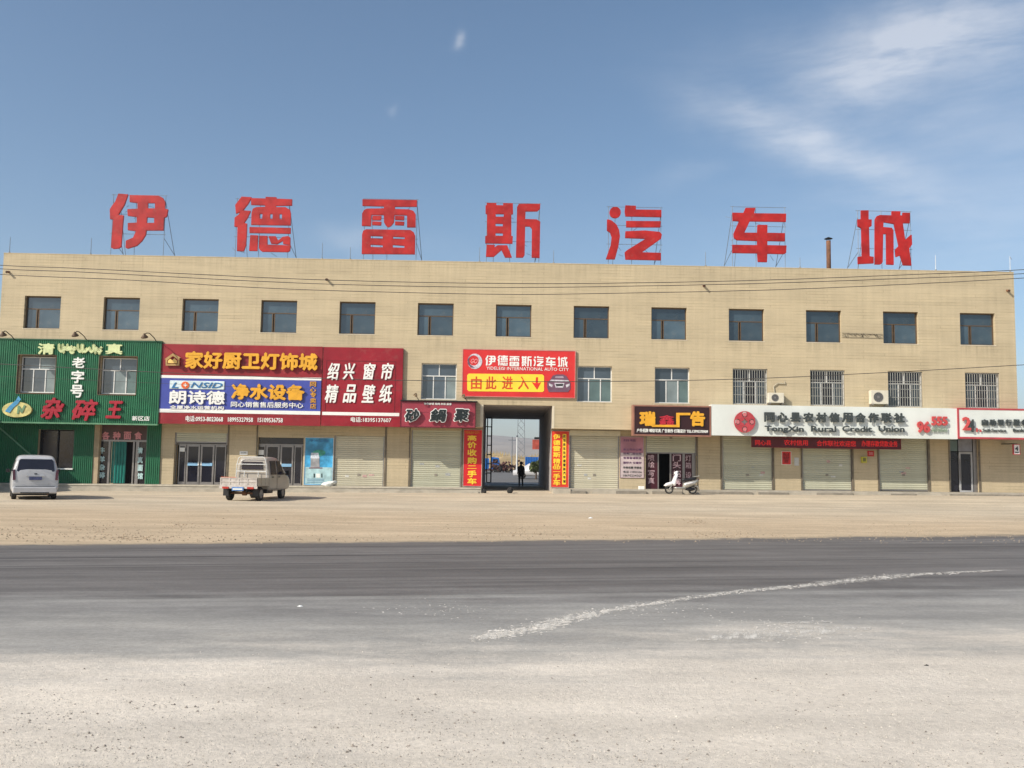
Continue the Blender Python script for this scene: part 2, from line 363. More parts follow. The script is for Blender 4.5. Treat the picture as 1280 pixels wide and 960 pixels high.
# road: far edge and faded line from the photograph, both on the ground
FE0, FE1 = GP(0, 683), GP(1280, 671)
PL0, PL1 = GP(0, 756), GP(1280, 740)
def lineY(p, q, X): return p.y+(q.y-p.y)*(X-p.x)/(q.x-p.x)
def road_material():
    M = bpy.data.materials.new('dusty_asphalt'); M.use_nodes = True; t = NT(M.node_tree); b = t.n['Principled BSDF']
    uv = t.new('ShaderNodeUVMap', uv_map='road').outputs[0]; co = t.new('ShaderNodeTexCoord').outputs['Object']
    sp = t.new('ShaderNodeSeparateXYZ'); t.put(sp.inputs[0], uv); v = sp.outputs[1]
    uvs = t.mapping(uv, scale=(.05, 8.5, 1))                       # metres across, stretched along the lane
    streak = t.noise(uvs, 1.3, 8, .68); streak2 = t.noise(t.mapping(uv, scale=(.022, 26, 1)), 1.5, 5, .6)
    grain = t.noise(co, 60, 4, .7); blot = t.noise(t.mapping(co, scale=(.3, 1, 1)), .8, 6, .6)
    asp = t.mix(t.ramp(streak, .3, .7), (.122,.112,.104), (.205,.190,.176))
    asp = t.mix(t.math('MULTIPLY', t.ramp(streak2, .53, .64, 0, .85), t.ramp(v, .35, .95, 1, .35)), asp, (.058,.053,.051))
    asp = t.mix(t.ramp(v, .0, .16, .45, 0), asp, (.17,.150,.128))
    # faded lane line
    ln = t.math('MULTIPLY', t.ramp(t.math('ABSOLUTE', t.math('SUBTRACT', v, 1.0)), .008, .022, 1, 0), t.ramp(t.noise(t.mapping(uv, scale=(.15,4,1)), 2, 5, .6), .38, .68, .08, .60))
    # dust laid over the near half of the carriageway
    vd = t.math('ADD', v, t.math('MULTIPLY', t.math('SUBTRACT', blot, .5), .60)); vd = t.math('ADD', vd, t.math('MULTIPLY', t.math('SUBTRACT', t.noise(co, 2.7, 8, .75), .5), .22)); vd = t.math('ADD', vd, t.math('MULTIPLY', t.math('SUBTRACT', streak, .5), .30))
    d1 = t.ramp(vd, .84, 1.14, 0, .70); d2 = t.ramp(vd, 1.02, 1.54)
    dustc = t.mix(t.ramp(vd, 1.24, 1.56), (.45,.425,.38), (.70,.625,.525))
    c = t.mix(d1, asp, (.31,.30,.278)); c = t.mix(ln, c, (.40,.385,.35)); c = t.mix(d2, c, dustc)
    c = t.mix(t.ramp(t.math('ADD', v, t.math('MULTIPLY', t.math('SUBTRACT', t.noise(t.mapping(co, scale=(.8, 1, 1)), 1.8, 8, .75), .5), .30)), -.05, .045, .95, 0), c, (.45,.355,.235))
    fine = t.ramp(t.noise(co, 22, 9, .75), .25, .75, .84, 1.14)
    spk = t.ramp(t.noise(co, 70, 3, .6), .64, .74, 1.0, .80)
    mott = t.ramp(t.noise(t.mapping(co, scale=(.5,1.3,1)), 1.0, 9, .72), .34, .68, .87, 1.07)
    mott = t.math('MULTIPLY', mott, t.ramp(t.noise(t.mapping(uv, scale=(.11, 9, 1)), 1.1, 6, .6), .3, .7, .94, 1.04))
    c = t.mix(1.0, c, t.math('MULTIPLY', t.math('MULTIPLY', fine, mott), t.math('ADD', t.math('MULTIPLY', spk, d2), t.math('SUBTRACT', 1.0, d2))), 'MULTIPLY')
    t.put(b.inputs['Base Color'], c); b.inputs['Specular IOR Level'].default_value = .25
    t.put(b.inputs['Roughness'], t.ramp(vd, .9, 1.4, .72, .95))
    bn = t.new('ShaderNodeBump'); bn.inputs['Distance'].default_value = .017; t.put(bn.inputs['Strength'], t.ramp(vd, 1.1, 1.6, .25, .85))
    t.put(bn.inputs['Height'], t.math('ADD', t.noise(co, 14, 9, .75), t.math('MULTIPLY', grain, .4))); t.l.new(bn.outputs[0], b.inputs['Normal'])
    return M
RM = road_material()
def road():
    xs = spaced([(-400,-20,20),(-20,70,300),(70,400,20)]); vs_ = spaced([(-.06,1,50),(1,2.7,120)])
    verts, uvs, n = [], [], len(xs)
    for v in vs_:
        for x in xs:
            a, b = lineY(FE0, FE1, x), lineY(PL0, PL1, x); wb = (.22*noise.noise((x*.5, 3, 0))+.16*noise.noise((x*2.1, 8, 0)))*max(0, 1-abs(v)*8)
            y = a+(b-a)*v + wb; y = max(y, -75-v*20)
            z = gnear(x, y)+.016+.03*smooth((v+.06)/.12)
            if v > 1.1: z += smooth((v-1.1)/.5)*(.022*noise.noise((x*1.1, y*1.6, 1))+.008*noise.noise((x*5, y*5, 2)))
            verts.append((x, y, z)); uvs.append((x, v))
    f = [(j*n+i, (j+1)*n+i, (j+1)*n+i+1, j*n+i+1) for j in range(len(vs_)-1) for i in range(n-1)]
    me = bpy.data.meshes.new('road'); me.from_pydata(verts, [], f); me.update()
    l = me.uv_layers.new(name='road')
    for lp in me.loops: l.data[lp.index].uv = uvs[lp.vertex_index]
    return link('road', me, RM, smooth=True)
tag(road(), 'grey asphalt road with dust drifted over its near side', kind='structure')
from mathutils.bvhtree import BVHTree
_dg = bpy.context.evaluated_depsgraph_get()
_rd = bpy.data.objects['road'].data; RBVH = BVHTree.FromPolygons([v.co for v in _rd.vertices], [tuple(p.vertices) for p in _rd.polygons])
def RP(px, py):
    h = RBVH.ray_cast(CAMP, ray(px, py))[0]
    return h if h else GP(px, py)
# loose stones and grit
def scatter(name, label, n, pick, size, mt, seed):
    rnd = random.Random(seed); mb = MB()
    for _ in range(n):
        px, py = pick(rnd); h = RP(px, py); s = size(rnd, py)
        k = [h+Vector((s*math.cos(a)*rnd.uniform(.7,1.2), s*math.sin(a)*rnd.uniform(.5,1), -.2*s)) for a in [i*math.pi*2/5+rnd.random() for i in range(5)]]
        t = h+Vector((rnd.uniform(-.3,.3)*s, rnd.uniform(-.3,.3)*s, s*rnd.uniform(.35,.85)))
        mb.add(k+[t], [(i, (i+1) % 5, 5) for i in range(5)])
    me = bpy.data.meshes.new(name); me.from_pydata(mb.v, [], mb.f); me.update()
    o = link(name, me, mt); return tag(o, label, 'stones', kind='stuff')
PEB = mat('pale_grit', (.50,.455,.39), .95, .35, 30)
PEB2 = mat('dark_grit', (.24,.21,.175), .95, .4, 30)
scatter('gravel', 'pale grit strewn over the dusty near shoulder', 11000, lambda r: (r.uniform(-40,1320), 800+175*r.random()**.62), lambda r, y: r.uniform(.002,.0065)*(1+1.2*(r.random()**10)), PEB, 1)
scatter('gravel', 'dark stone chips scattered on the dusty near shoulder', 6500, lambda r: (r.uniform(-40,1320), 800+176*r.random()**.42), lambda r, y: r.uniform(.0018,.0056)*(1+2.6*(r.random()**14)), PEB2, 2)
def heap(r):
    k = r.choice([(520,905,60),(60,890,110),(170,935,150),(700,935,200),(260,880,120),(1010,868,60)]); return (k[0]+r.gauss(0, k[2]*.6), min(975, k[1]+r.gauss(0, 16)))
scatter('gravel', 'clusters of broken clods in the foreground dust', 1500, heap, lambda r, y: r.uniform(.0022,.0075)*(1+1.8*(r.random()**9)), PEB2, 3)
STN = mat('tan_stone', (.33,.26,.18), .95, .35, 10)
scatter('rubble', 'small stones along the far edge of the road', 1500, lambda r: (r.uniform(-30,1310), 672+(1-r.random()**.5)*-26+8*r.random()), lambda r, y: r.uniform(.012,.035), STN, 4)
scatter('rubble', 'scattered pebbles on the earth before the shops', 900, lambda r: (r.uniform(-30,1310), r.uniform(622,672)), lambda r, y: r.uniform(.01,.028), STN, 5)
def heap2(r):
    k = r.choice([(225,657,18),(118,662,26),(165,672,40),(870,652,20),(1000,668,40),(640,668,60),(560,664,30),(900,670,50)]); return (k[0]+r.gauss(0, k[2]*.5), min(676, k[1]+r.gauss(0, 2.2)))
scatter('rubble', 'dark clods lying in patches on the tan earth', 420, heap2, lambda r, y: r.uniform(.010,.032), mat('brown_clod', (.30,.225,.15), .95, .35, 8), 6)
# spilt white powder
SP = [(592,798,7),(640,791,12),(680,783,12),(722,772,11),(760,764,6),(800,757,5),(860,748,4),(920,740,4),(1000,733,4.5),(1060,726,6),(1120,720,5),(1170,717,2.5),(1240,714,1.5)]
def spill():
    rnd = random.Random(5); mb = MB()
    for (x0,y0,w0),(x1,y1,w1) in zip(SP, SP[1:]):
        L = math.hypot(x1-x0, y1-y0)
        for _ in range(int(L*(9 if x0 < 760 else 2.5))):
            t = rnd.random(); px = x0+(x1-x0)*t+rnd.gauss(0, 2)
            if noise.noise((px*.09, 0, 1))+rnd.uniform(-.3,.3) < -.08: continue
            py = y0+(y1-y0)*t+rnd.gauss(0, (w0+(w1-w0)*t)*.25)+2.2*noise.noise((px*.035, 5, 0))
            h = RP(px, py); s = rnd.uniform(.004,.016)*(.5+rnd.random())
            k = [h+Vector((s*math.cos(a)*1.8, s*math.sin(a)*rnd.uniform(.5,1), -.002)) for a in [i*math.pi/3 for i in range(6)]]
            mb.add(k+[h+Vector((0, 0, s*.22+.002))], [(i, (i+1) % 6, 6) for i in range(6)])
    for _ in range(300):
        px, py = rnd.choice([(960,789),(1010,796),(985,779),(550,762),(830,762)]); px += rnd.gauss(0, 40); py += rnd.gauss(0, 4.5); h = RP(px, py); s = rnd.uniform(.003,.012)
        k = [h+Vector((s*math.cos(a)*2, s*math.sin(a), -.002)) for a in [i*math.pi/3 for i in range(6)]]
        mb.add(k+[h+Vector((0, 0, s*.2+.002))], [(i, (i+1) % 6, 6) for i in range(6)])
    me = bpy.data.meshes.new('spilled_powder'); me.from_pydata(mb.v, [], mb.f); me.update()
    tag(link('spilled_powder', me, mat('white_powder', (.62,.58,.52), .95, .12, 8)), 'long streak of white powder spilt across the asphalt', 'powder', kind='stuff')
spill()
def smear_material():
    M = bpy.data.materials.new('powder_smear'); M.use_nodes = True; t = NT(M.node_tree); b = t.n['Principled BSDF']
    uv = t.new('ShaderNodeUVMap', uv_map='band').outputs[0]; co = t.new('ShaderNodeTexCoord').outputs['Object']
    sp = t.new('ShaderNodeSeparateXYZ'); t.put(sp.inputs[0], uv)
    edge = t.ramp(t.math('SUBTRACT', 1.0, t.math('ABSOLUTE', sp.outputs[1])), 0, .95)
    n1 = t.ramp(t.math('ADD', t.noise(t.mapping(co, scale=(.55, 1, 1)), 7, 9, .8), t.math('MULTIPLY', edge, .16)), .50, .74)
    n2 = t.ramp(t.noise(t.mapping(uv, scale=(1, .5, 1)), 1.3, 6, .7), .38, .62, .22, 1.0)
    a_ = t.math('MULTIPLY', t.math('MULTIPLY', edge, n1), t.math('MULTIPLY', n2, 1.0))
    b.inputs['Base Color'].default_value = (.68, .64, .57, 1); b.inputs['Roughness'].default_value = .95
    t.put(b.inputs['Alpha'], t.math('MULTIPLY', a_, sp.outputs[2] if False else 1.0)); return M
SMEAR = smear_material()
def smear(name, label, pts, grow):
    v, f_, uvs = [], [], []; n = 0
    for (x0,y0,w0),(x1,y1,w1) in zip(pts, pts[1:]):
        for k in range(8):
            u = k/8; px, py, wd = x0+(x1-x0)*u, y0+(y1-y0)*u, (w0+(w1-w0)*u)*grow
            for s_ in (-1, -.5, 0, .5, 1): v.append(RP(px, py-s_*wd*.5)+Vector((0, 0, .006))); uvs.append((px*.06, s_))
            n += 1
    f_ = [(j*5+i, j*5+i+1, (j+1)*5+i+1, (j+1)*5+i) for j in range(n-1) for i in range(4)]
    me = bpy.data.meshes.new(name); me.from_pydata(v, [], f_); me.update(); l = me.uv_layers.new(name='band')
    for lp in me.loops: l.data[lp.index].uv = uvs[lp.vertex_index]
    tag(link(name, me, SMEAR), label, 'powder', kind='stuff')
smear('powder_smear', 'dusty pale smear under the long streak of spilt powder', [(x_, y_+2.0*noise.noise((x_*.03, 2, 0)), w_*(1+.5*noise.noise((x_*.02, 7, 0)))) for x_, y_, w_ in [(585,799,1)]+SP+[(1262,713,.5)]], 2.3)
smear('powder_smear', 'faint pale patch of powder on the right part of the road', [(870,800,6),(930,795,22),(1010,790,20),(1100,785,4)], 1.5)
smear('powder_smear', 'short pale scuff on the road above the faint patch', [(975,780,1),(1000,779,4),(1050,777,1)], 1.6)
# ------------------------------------------------------------------ the building
XL = P(4, 330, 0).x; XR = P(1271, 470, 0).x
ZT = 11.987; DEPTH = 14.4
ZO = P(750, 536.5, 0).z                      # lower edge of the overhanging upper wall
G0, G1 = P(603, 560, 0).x, P(690, 560, 0).x  # gateway
ZG = P(646, 506.5, 0).z
YG = 1.10                                     # ground-floor wall plane
B = thing('commercial_building', 'long three-storey tan tiled building with shops below and a gateway through its middle', 'building')
S = 3.95; WW, WH = 1.806, 1.65; Z3 = 8.1994
Z2, H2, W2 = 4.973, 1.812, 1.77
row2 = {0: 24.5, 1: 126, 5: 526.5, 7: 721.3, 8: 818.5, 9: 916, 10: 1012.8, 11: 1110, 12: 1206.5}
x2 = {i: (P(p_, 480, 0).x if i > 1 else P(p_, 470, 0).x) for i, p_ in row2.items()}
holes = [(i*S, i*S+WW, Z3, Z3+WH) for i in range(13)] + [(x2[i], x2[i]+W2, Z2, Z2+H2) for i in row2 if i > 1] + [(x2[i]-.05, x2[i]+W2+.05, Z2-.05, Z2+H2+.05) for i in (0, 1)] + [(G0, G1, -1, ZG)]
mb = MB(); wall_holes(mb, XL, XR, ZO, ZT, holes, 0.0, .28)
mb.quad((XL,0,ZO),(G0,0,ZO),(G0,YG,ZO),(XL,YG,ZO)); mb.quad((G1,0,ZO),(XR,0,ZO),(XR,YG,ZO),(G1,YG,ZO))
mb.quad((XL,0,ZO),(XL,DEPTH,ZO),(XL,DEPTH,ZT),(XL,0,ZT)); mb.quad((XR,0,ZO),(XR,0,ZT),(XR,DEPTH,ZT),(XR,DEPTH,ZO))
mb.quad((XL,0,ZT),(XR,0,ZT),(XR,.3,ZT),(XL,.3,ZT)); mb.quad((XL,.3,ZT),(XR,.3,ZT),(XR,.3,ZT-.7),(XL,.3,ZT-.7))
mb.build('wall', WALL, B)
MB().box(XL+.3, XR-.3, .31, DEPTH, ZT-1.1, ZT-.7).build('roof', CONC2, B)
mb = MB().box(XL, G0, DEPTH-.3, DEPTH, -.3, ZT-.01).box(G1, XR, DEPTH-.3, DEPTH, -.3, ZT-.01).box(G0, G1, DEPTH-.3, DEPTH, ZG+.002, ZT-.01)
mb.build('rear_wall', WALL, B)
# gateway passage
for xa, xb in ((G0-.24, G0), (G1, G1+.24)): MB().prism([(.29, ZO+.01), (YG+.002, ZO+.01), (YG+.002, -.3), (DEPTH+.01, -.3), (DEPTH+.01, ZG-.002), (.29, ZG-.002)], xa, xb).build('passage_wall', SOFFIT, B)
for o in B.children:
    if o.name.startswith('passage_wall'):
        for v_ in o.data.vertices: v_.co = (v_.co.y, v_.co.x, v_.co.z)
        o.data.flip_normals()
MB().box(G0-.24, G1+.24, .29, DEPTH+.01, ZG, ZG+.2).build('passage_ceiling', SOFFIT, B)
for xa, xb, z0 in ((G0-.13, G0+.012, .4), (G1-.012, G1+.1, .4)):
    MB().box(xa, xb, -.012, .30, ZO, ZG-.001).build('corner_trim', PLASTER, B)
MB().box(XL-.01, XR+.01, -.012, .31, ZT+.002, ZT+.035).build('coping', mat('coping_render', (.54,.44,.28), .9, .12, 2, .3, 20), B)
# ground-floor wall with its openings (pixel columns measured on the photograph, plane YG)
def gx(p, y=580): return P(p, y, YG).x
zf = P(450, 608, YG).z - .12
OPEN = {'win_green': (46, 91, 537, 585), 'door_green': (116, 182, 530, 640), 'door_a': (217, 283, 541, 640), 'door_b': (321, 378.5, 547, 640), 'sh_a': (417, 480, 545, 640),
        'sh_b': (513.5, 576.5, 538, 640), 'sh_c': (712.5, 774, 538, 640), 'ad': (807, 871, 545, 640), 'sh_d': (903, 966.5, 546, 640), 'sh_e': (1003, 1065.5, 546, 640), 'sh_f': (1099, 1161, 546, 640), 'bank': (1188, 1223, 547, 640), 'shop_r': (1270, 1330, 560, 640)}
OW = {}
for k, (a, b, c, d) in OPEN.items():
    X0, X1, _, z1 = box_px(a, c, b, c+50 if d > 630 else d, YG); z0 = -.5 if d > 630 else P((a+b)/2, d, YG).z
    X0, X1 = P(a, 580, YG).x, P(b, 580, YG).x; z1 = min(P((a+b)/2, c, YG).z, ZO-.02); OW[k] = (X0, X1, z0, z1)
for x0, x1, nm in ((P(203, 580, YG).x, G0, 'l'), (G1, P(1295, 580, YG).x, 'r')):
    hs_ = [h for k, h in OW.items() if x0 < (h[0]+h[1])/2 < x1]
    mb = MB(); wall_holes(mb, x0, x1, -.5, ZO, hs_, YG, .32); mb.build('ground_floor_wall', WALLG, B)
# ---- corrugated green cladding
XGR = P(202, 424, -.12).x; XGL = XL-.4
def corr(mb, x0, x1, z0, z1, y, pitch=.105, h=.028):
    n = max(1, round((x1-x0)/pitch)); p_ = (x1-x0)/n; pts = []
    for i in range(n):
        a = x0+i*p_; pts += [(a, y), (a+p_*.45, y), (a+p_*.58, y-h), (a+p_*.87, y-h)]
    pts.append((x1, y))
    for (xa, ya), (xb, yb) in zip(pts, pts[1:]): mb.quad((xa, ya, z0), (xb, yb, z0), (xb, yb, z1), (xa, ya, z1))
    mb.box(x0, x1, y+.002, y+.02, z0, z1)
GS = thing('green_cladding_sign', 'green corrugated restaurant front with white, cream and red characters around two windows', 'shop sign', (0,0,0))
zb, zt = P(100, 528.5, -.12).z, P(100, 426, -.12).z
h0 = (x2[0]-.05, x2[0]+W2+.05, Z2-.05, Z2+H2+.05); h1 = (x2[1]-.05, x2[1]+W2+.05, Z2-.05, Z2+H2+.05)
mb = MB()
for a, b in ((XGL, h0[0]), (h0[1], h1[0]), (h1[1], XGR)): corr(mb, a, b, zb, zt, -.12)
for h in (h0, h1): corr(mb, h[0], h[1], zb, h[2], -.12); corr(mb, h[0], h[1], h[3], zt, -.12)
mb.build('corrugated_panel', GREEN, GS)
for h in (h0, h1):
    mb = MB(); mb.box(h[0]-.03, h[0], -.15, -.001, h[2], h[3]).box(h[1], h[1]+.03, -.15, -.001, h[2], h[3]).box(h[0], h[1], -.15, -.001, h[3], h[3]+.03).box(h[0], h[1], -.15, -.001, h[2]-.03, h[2])
    mb.build('window_surround', BROWNF, GS)
MB().box(XGL, XGR, -.17, -.1, zt, zt+.06).box(XGR, XGR+.04, -.16, -.002, zb, zt+.06).build('edge_trim', mat('dark_green_trim', (.012,.08,.035), .5), GS)
MB().box(XGL, XGR+.02, -.2, -.002, zb-.07, zb).build('bottom_rail', mat('pale_green_rail', (.12,.27,.15), .5), GS)
text('清', (47,429,68,443), CREAM, GS, -.22, .07, .03); text('真', (132,429.5,153,443), CREAM, GS, -.22, .07, .03)
text('المطعم الإسلامي', (72,429.5,128,443), CREAM, GS, -.22, .07, .10)
text('老', (90,446.5,106,460), WHITE, GS, -.2, .05, .025); text('字', (89,463,105,479), WHITE, GS, -.2, .05, .025); text('号', (88,481,104,497), WHITE, GS, -.2, .05, .025)
text('杂', (51,497,80,524), BRUSHR, GS, -.25, .1, .035, .25); text('碎', (90,499,122,526), BRUSHR, GS, -.25, .1, .03, .25); text('王', (132,501,153,523), BRUSHR, GS, -.25, .1, .035, .2)
text('新区店', (165,520,187,526), WHITE, GS, -.16, .02, .02)
def ellipse(cx, cy, a, b, n=28, ph=0): return [(cx+a*math.cos(2*math.pi*i/n+ph), cy+b*math.sin(2*math.pi*i/n+ph)) for i in range(n)]
idm = lambda x, y: (x, y)
outline([ellipse(21, 512, 18.5, 9.6)], mat('pale_yellow_disc', (.62,.55,.22), .5, .25, 3), GS, -.26, .12, idm, 'emblem')
outline([[(6,514),(12,507),(20,500),(23,495),(26,499),(22,505),(17,509),(12,516)]], mat('sky_blue_emblem', (.08,.32,.55), .5), GS, -.29, .02, idm, 'emblem')
outline([[(21,517),(22,507),(24,507),(27,512),(30,506),(32,507),(28,516),(26,516),(24,512),(23,517)]], mat('grey_green_emblem', (.16,.28,.15), .5), GS, -.29, .02, idm, 'emblem')
# lower green wall
GX1 = P(200.5, 570, YG).x
mb = MB(); wg, dg = OW['win_green'], OW['door_green']
corr(mb, XGL, wg[0], -.2, ZO-.01, YG-.02); corr(mb, wg[1], dg[0], -.2, ZO-.01, YG-.02); corr(mb, dg[1], GX1, -.2, ZO-.01, YG-.02)
corr(mb, wg[0], wg[1], -.2, wg[2], YG-.02); corr(mb, wg[0], wg[1], wg[3], ZO-.01, YG-.02)
mb.build('green_wall_cladding', GREEN2, B)['kind'] = 'stuff'
mb = MB(); wall_holes(mb, XL, P(203.2,580,YG).x, -.5, ZO, [wg, dg], YG+.025, .4); mb.build('ground_floor_wall', WALLG, B)
MB().box(wg[0]-.05, wg[1]+.05, YG-.12, YG+.1, wg[2]-.07, wg[2]).build('sill', WHITE, B)
f_ = MB().box(wg[0], wg[0]+.06, YG+.2, YG+.26, wg[2], wg[3]).box(wg[1]-.06, wg[1], YG+.2, YG+.26, wg[2], wg[3]).box(wg[0], wg[1], YG+.2, YG+.26, wg[3]-.06, wg[3]).box(wg[0], wg[1], YG+.2, YG+.26, wg[2], wg[2]+.05)
f_.box((wg[0]+wg[1])/2-.03, (wg[0]+wg[1])/2+.03, YG+.2, YG+.25, wg[2], wg[3]); wf = f_.build('window', BLK, B)
MB().box(wg[0]+.06, wg[1]-.06, YG+.27, YG+.29, wg[2], wg[3]).build('pane', GL_D, wf)
# ---- upper windows
def window_upper(i):
    x, z, y = i*S, Z3, .19; t = .055
    f = MB().box(0, t, y, y+.07, 0, WH).box(WW-t, WW, y, y+.07, 0, WH).box(t, WW-t, y, y+.07, 0, t).box(t, WW-t, y, y+.07, WH-t, WH)
    zt_ = WH*.60; f.box(t, WW-t, y+.005, y+.065, zt_, zt_+.05); xm = WW*.29; f.box(xm, xm+.05, y+.003, y+.067, t, zt_).box(xm+.10, xm+.15, y+.015, y+.05, t, zt_)
    o = f.build('window', BROWNF, B); o.location = (x, 0, z)
    MB().box(t, WW-t, y+.03, y+.04, zt_+.05, WH-t).build('pane', GL_UP, o)
    MB().box(t, xm, y+.03, y+.04, t, zt_).build('pane', GL_UP, o)
    MB().box(xm+.15, WW-t, y+.02, y+.03, t, zt_).build('pane', GL_UP, o)
    return o
wu = window_upper(0)
for i in range(1, 13): copy_tree(wu, B, (i*S, 0, Z3))
MB().box(0,0.001,0,.001,0,.001)
for i in range(13):
    MB().box(i*S-.03, i*S+WW+.03, -.012, .18, Z3-.035, Z3).build('sill', PLASTER, B)
def window_lower(x, grille, kind):
    y, t = .17, .05; h, wd = H2, W2
    f = MB().box(0, t, y, y+.07, 0, h).box(wd-t, wd, y, y+.07, 0, h).box(t, wd-t, y, y+.07, 0, t).box(t, wd-t, y, y+.07, h-t, h)
    zt_ = h*.64; f.box(t, wd-t, y-.005, y+.065, zt_, zt_+.05).box(wd/2-.025, wd/2+.025, y+.003, y+.067, zt_+.05, h-t)
    a, b = wd*.34, wd*.68; f.box(a-.025, a+.025, y+.003, y+.067, t, zt_).box(b-.025, b+.025, y+.003, y+.067, t, zt_)
    o = f.build('window', WHITEF if not kind == 'brown' else WHITEF, B); o.location = (x, 0, Z2)
    g_ = {'a': (GL_W, GL_W, GL_W, GL_W, GL_C), 'b': (GL_W, GL_W, GL_W, GL_C2, GL_C2), 'c': (GL_W, GL_C, GL_W, GL_W, GL_C), 'd': (GL_W, GL_W, GL_W, GL_C, GL_C2), 'g': (GL_D, GL_D, GL_W, GL_D, GL_W)}[kind]
    for (p, q, r, s_), m_ in zip(((t, wd/2-.025, zt_+.05, h-t), (wd/2+.025, wd-t, zt_+.05, h-t), (t, a-.025, t, zt_), (a+.025, b-.025, t, zt_), (b+.025, wd-t, t, zt_)), g_):
        MB().box(p, q, y+.03, y+.04, r, s_).build('pane', m_, o)
    if grille:
        bar = MB().tube((0, .0, 0), (0, .0, h-.02), .014, 5).build('bar', BARM, o); bar.location = (.03, .06, .01)
        for k in range(1, 15): c = bar.copy(); COL.objects.link(c); c.location = (.03+k*(wd-.06)/14, .06, .01)
        hb = MB().box(.01, wd-.01, .045, .062, -.013, .013).build('bar', BARM, o); hb.location = (0, 0, .05)
        for z in (h*.27, h*.5, h*.72, h-.05): c = hb.copy(); COL.objects.link(c); c.location = (0, 0, z)
    return o
for i, kd in ((0,'c'),(1,'d'),(5,'a'),(7,'b'),(8,'d'),(9,'g'),(10,'g'),(11,'g'),(12,'g')):
    window_lower(x2[i], i >= 9, kd)
for i in (5, 7, 8): MB().box(x2[i]-.03, x2[i]+W2+.03, -.012, .16, Z2-.035, Z2).build('sill', PLASTER, B)
# ---- roller shutters: each slat its own piece
def slat_mesh():
    mb = MB(); pr = [(0,0),(-.012,.018),(-.016,.050),(-.012,.082),(0,.093)]
    for (ya, za), (yb, zb_) in zip(pr, pr[1:]): mb.quad((0,ya,za),(1,ya,za),(1,yb,zb_),(0,yb,zb_))
    mb.quad((0,.008,.09),(1,.008,.09),(1,.008,.106),(0,.008,.106))
    return mb
SLAT = slat_mesh().build('slat', SHUT); SL1 = SLAT.data; bpy.data.objects.remove(SLAT)
SLAT = slat_mesh().build('slat', SHUT2); SL2 = SLAT.data; bpy.data.objects.remove(SLAT)
STK1 = mat('torn_white_sticker', (.58,.57,.52), .7, .2, 12); STK2 = mat('faded_grey_sticker', (.36,.37,.36), .7, .3, 12); STK3 = mat('faded_pink_sticker', (.50,.33,.30), .7, .3, 12)
def shutter(key, zlow=None, me=SL1, hood=False):
    x0, x1, z0, z1 = OW[key]; y = YG+.10
    zl = (P((OPEN[key][0]+OPEN[key][1])/2, 611, YG).z-.1) if zlow is None else zlow
    o = MB().box(x0, x0+.06, y-.04, y+.06, zl-.1, z1).box(x1-.06, x1, y-.04, y+.06, zl-.1, z1).box(x0+.06, x1-.06, y-.015, y+.06, zl, zl+.06).build('roller_shutter', ALU, B)
    z = zl+.06
    while z < z1-.02:
        s_ = bpy.data.objects.new('slat', me); COL.objects.link(s_); s_.parent = o; s_.location = (x0+.06, y, z); s_.scale = (x1-x0-.12, 1, 1); z += .105
    MB().box((x0+x1)/2-.07, (x0+x1)/2+.07, y-.03, y-.017, zl+.75, zl+.86).build('lock_plate', CONC2, o)
    rnd = random.Random(hash(key) % 99 if 0 else len(key)*7+ord(key[-1]))
    for _ in range(3 if key.startswith('sh') else 0):
        a_, b_ = rnd.uniform(x0+.3, x1-.6), rnd.uniform(zl+.5, zl+1.7); MB().box(a_, a_+rnd.uniform(.12,.3), y-.022, y-.0175, b_, b_+rnd.uniform(.06,.14)).build('sticker', rnd.choice((STK1, STK2, STK3)), o)
    if hood: MB().box(x0-.04, x1+.04, YG-.10, YG+.05, z1-.28, z1-.01).build('hood', SHUT2, o)
    return o
for k in ('sh_a','sh_b','sh_c','sh_d','sh_e','sh_f'): shutter(k, None, SL1 if k in ('sh_b','sh_d','sh_e','sh_f') else SL2, k == 'sh_c')
shutter('ad', P(839, 567, YG).z, SL1); shutter('door_a', P(250, 553.5, YG).z, SL1)
# ---- glazed doors
def gdoor(key, yy, ztop, cols, zlow, blue=True, transom=None):
    """cols: list of (x0, x1, kind) pixel columns; kind d = door leaf, s = side light"""
    x0, x1, _, _ = OW[key]; y = YG+yy
    o = MB().box(x0, x1, y, y+.06, ztop-.06, ztop).box(x0, x0+.05, y, y+.06, zlow, ztop-.06).box(x1-.05, x1, y, y+.06, zlow, ztop-.06).build('door_frame', ALU, B)
    if transom: MB().box(x0+.05, x1-.05, y+.02, y+.03, ztop, transom).build('transom_pane', GL_D, o)
    for a, b, k in cols:
        a, b = P(a, 580, y).x, P(b, 580, y).x; fw = .085 if k == 'd' else .05; yo = -.02 if k == 'd' else 0
        f = MB().box(a, a+fw, y+yo, y+yo+.05, zlow+.01, ztop-.065).box(b-fw, b, y+yo, y+yo+.05, zlow+.01, ztop-.065).box(a+fw, b-fw, y+yo, y+yo+.05, zlow+.01, zlow+.14).box(a+fw, b-fw, y+yo, y+yo+.05, ztop-.15, ztop-.065)
        l = f.build('door_leaf' if k == 'd' else 'side_light', ALU, B)
        MB().box(a+fw, b-fw, y+yo+.02, y+yo+.03, zlow+.14, ztop-.15).build('pane', GL_D, l)
        if k == 'd' and blue:
            zm = zlow+(ztop-zlow)*.46
            MB().box(a+fw-.01, b-fw+.01, y-.05, y-.022, zm, zm+.15).build('push_bar', mat('blue_push_bar', (.24,.45,.66), .4), l)
            MB().box(a+.02 if a > (x0+x1)/2-.1 else b-.08, a+.08 if a > (x0+x1)/2-.1 else b-.02, y-.06, y-.022, zm+.02, zm+.2).build('handle', WHITE, l)
    MB().box(x0, x1, y+.3, y+.32, -.3, OW[key][3]).build('doorway_back', DARKIN, o)
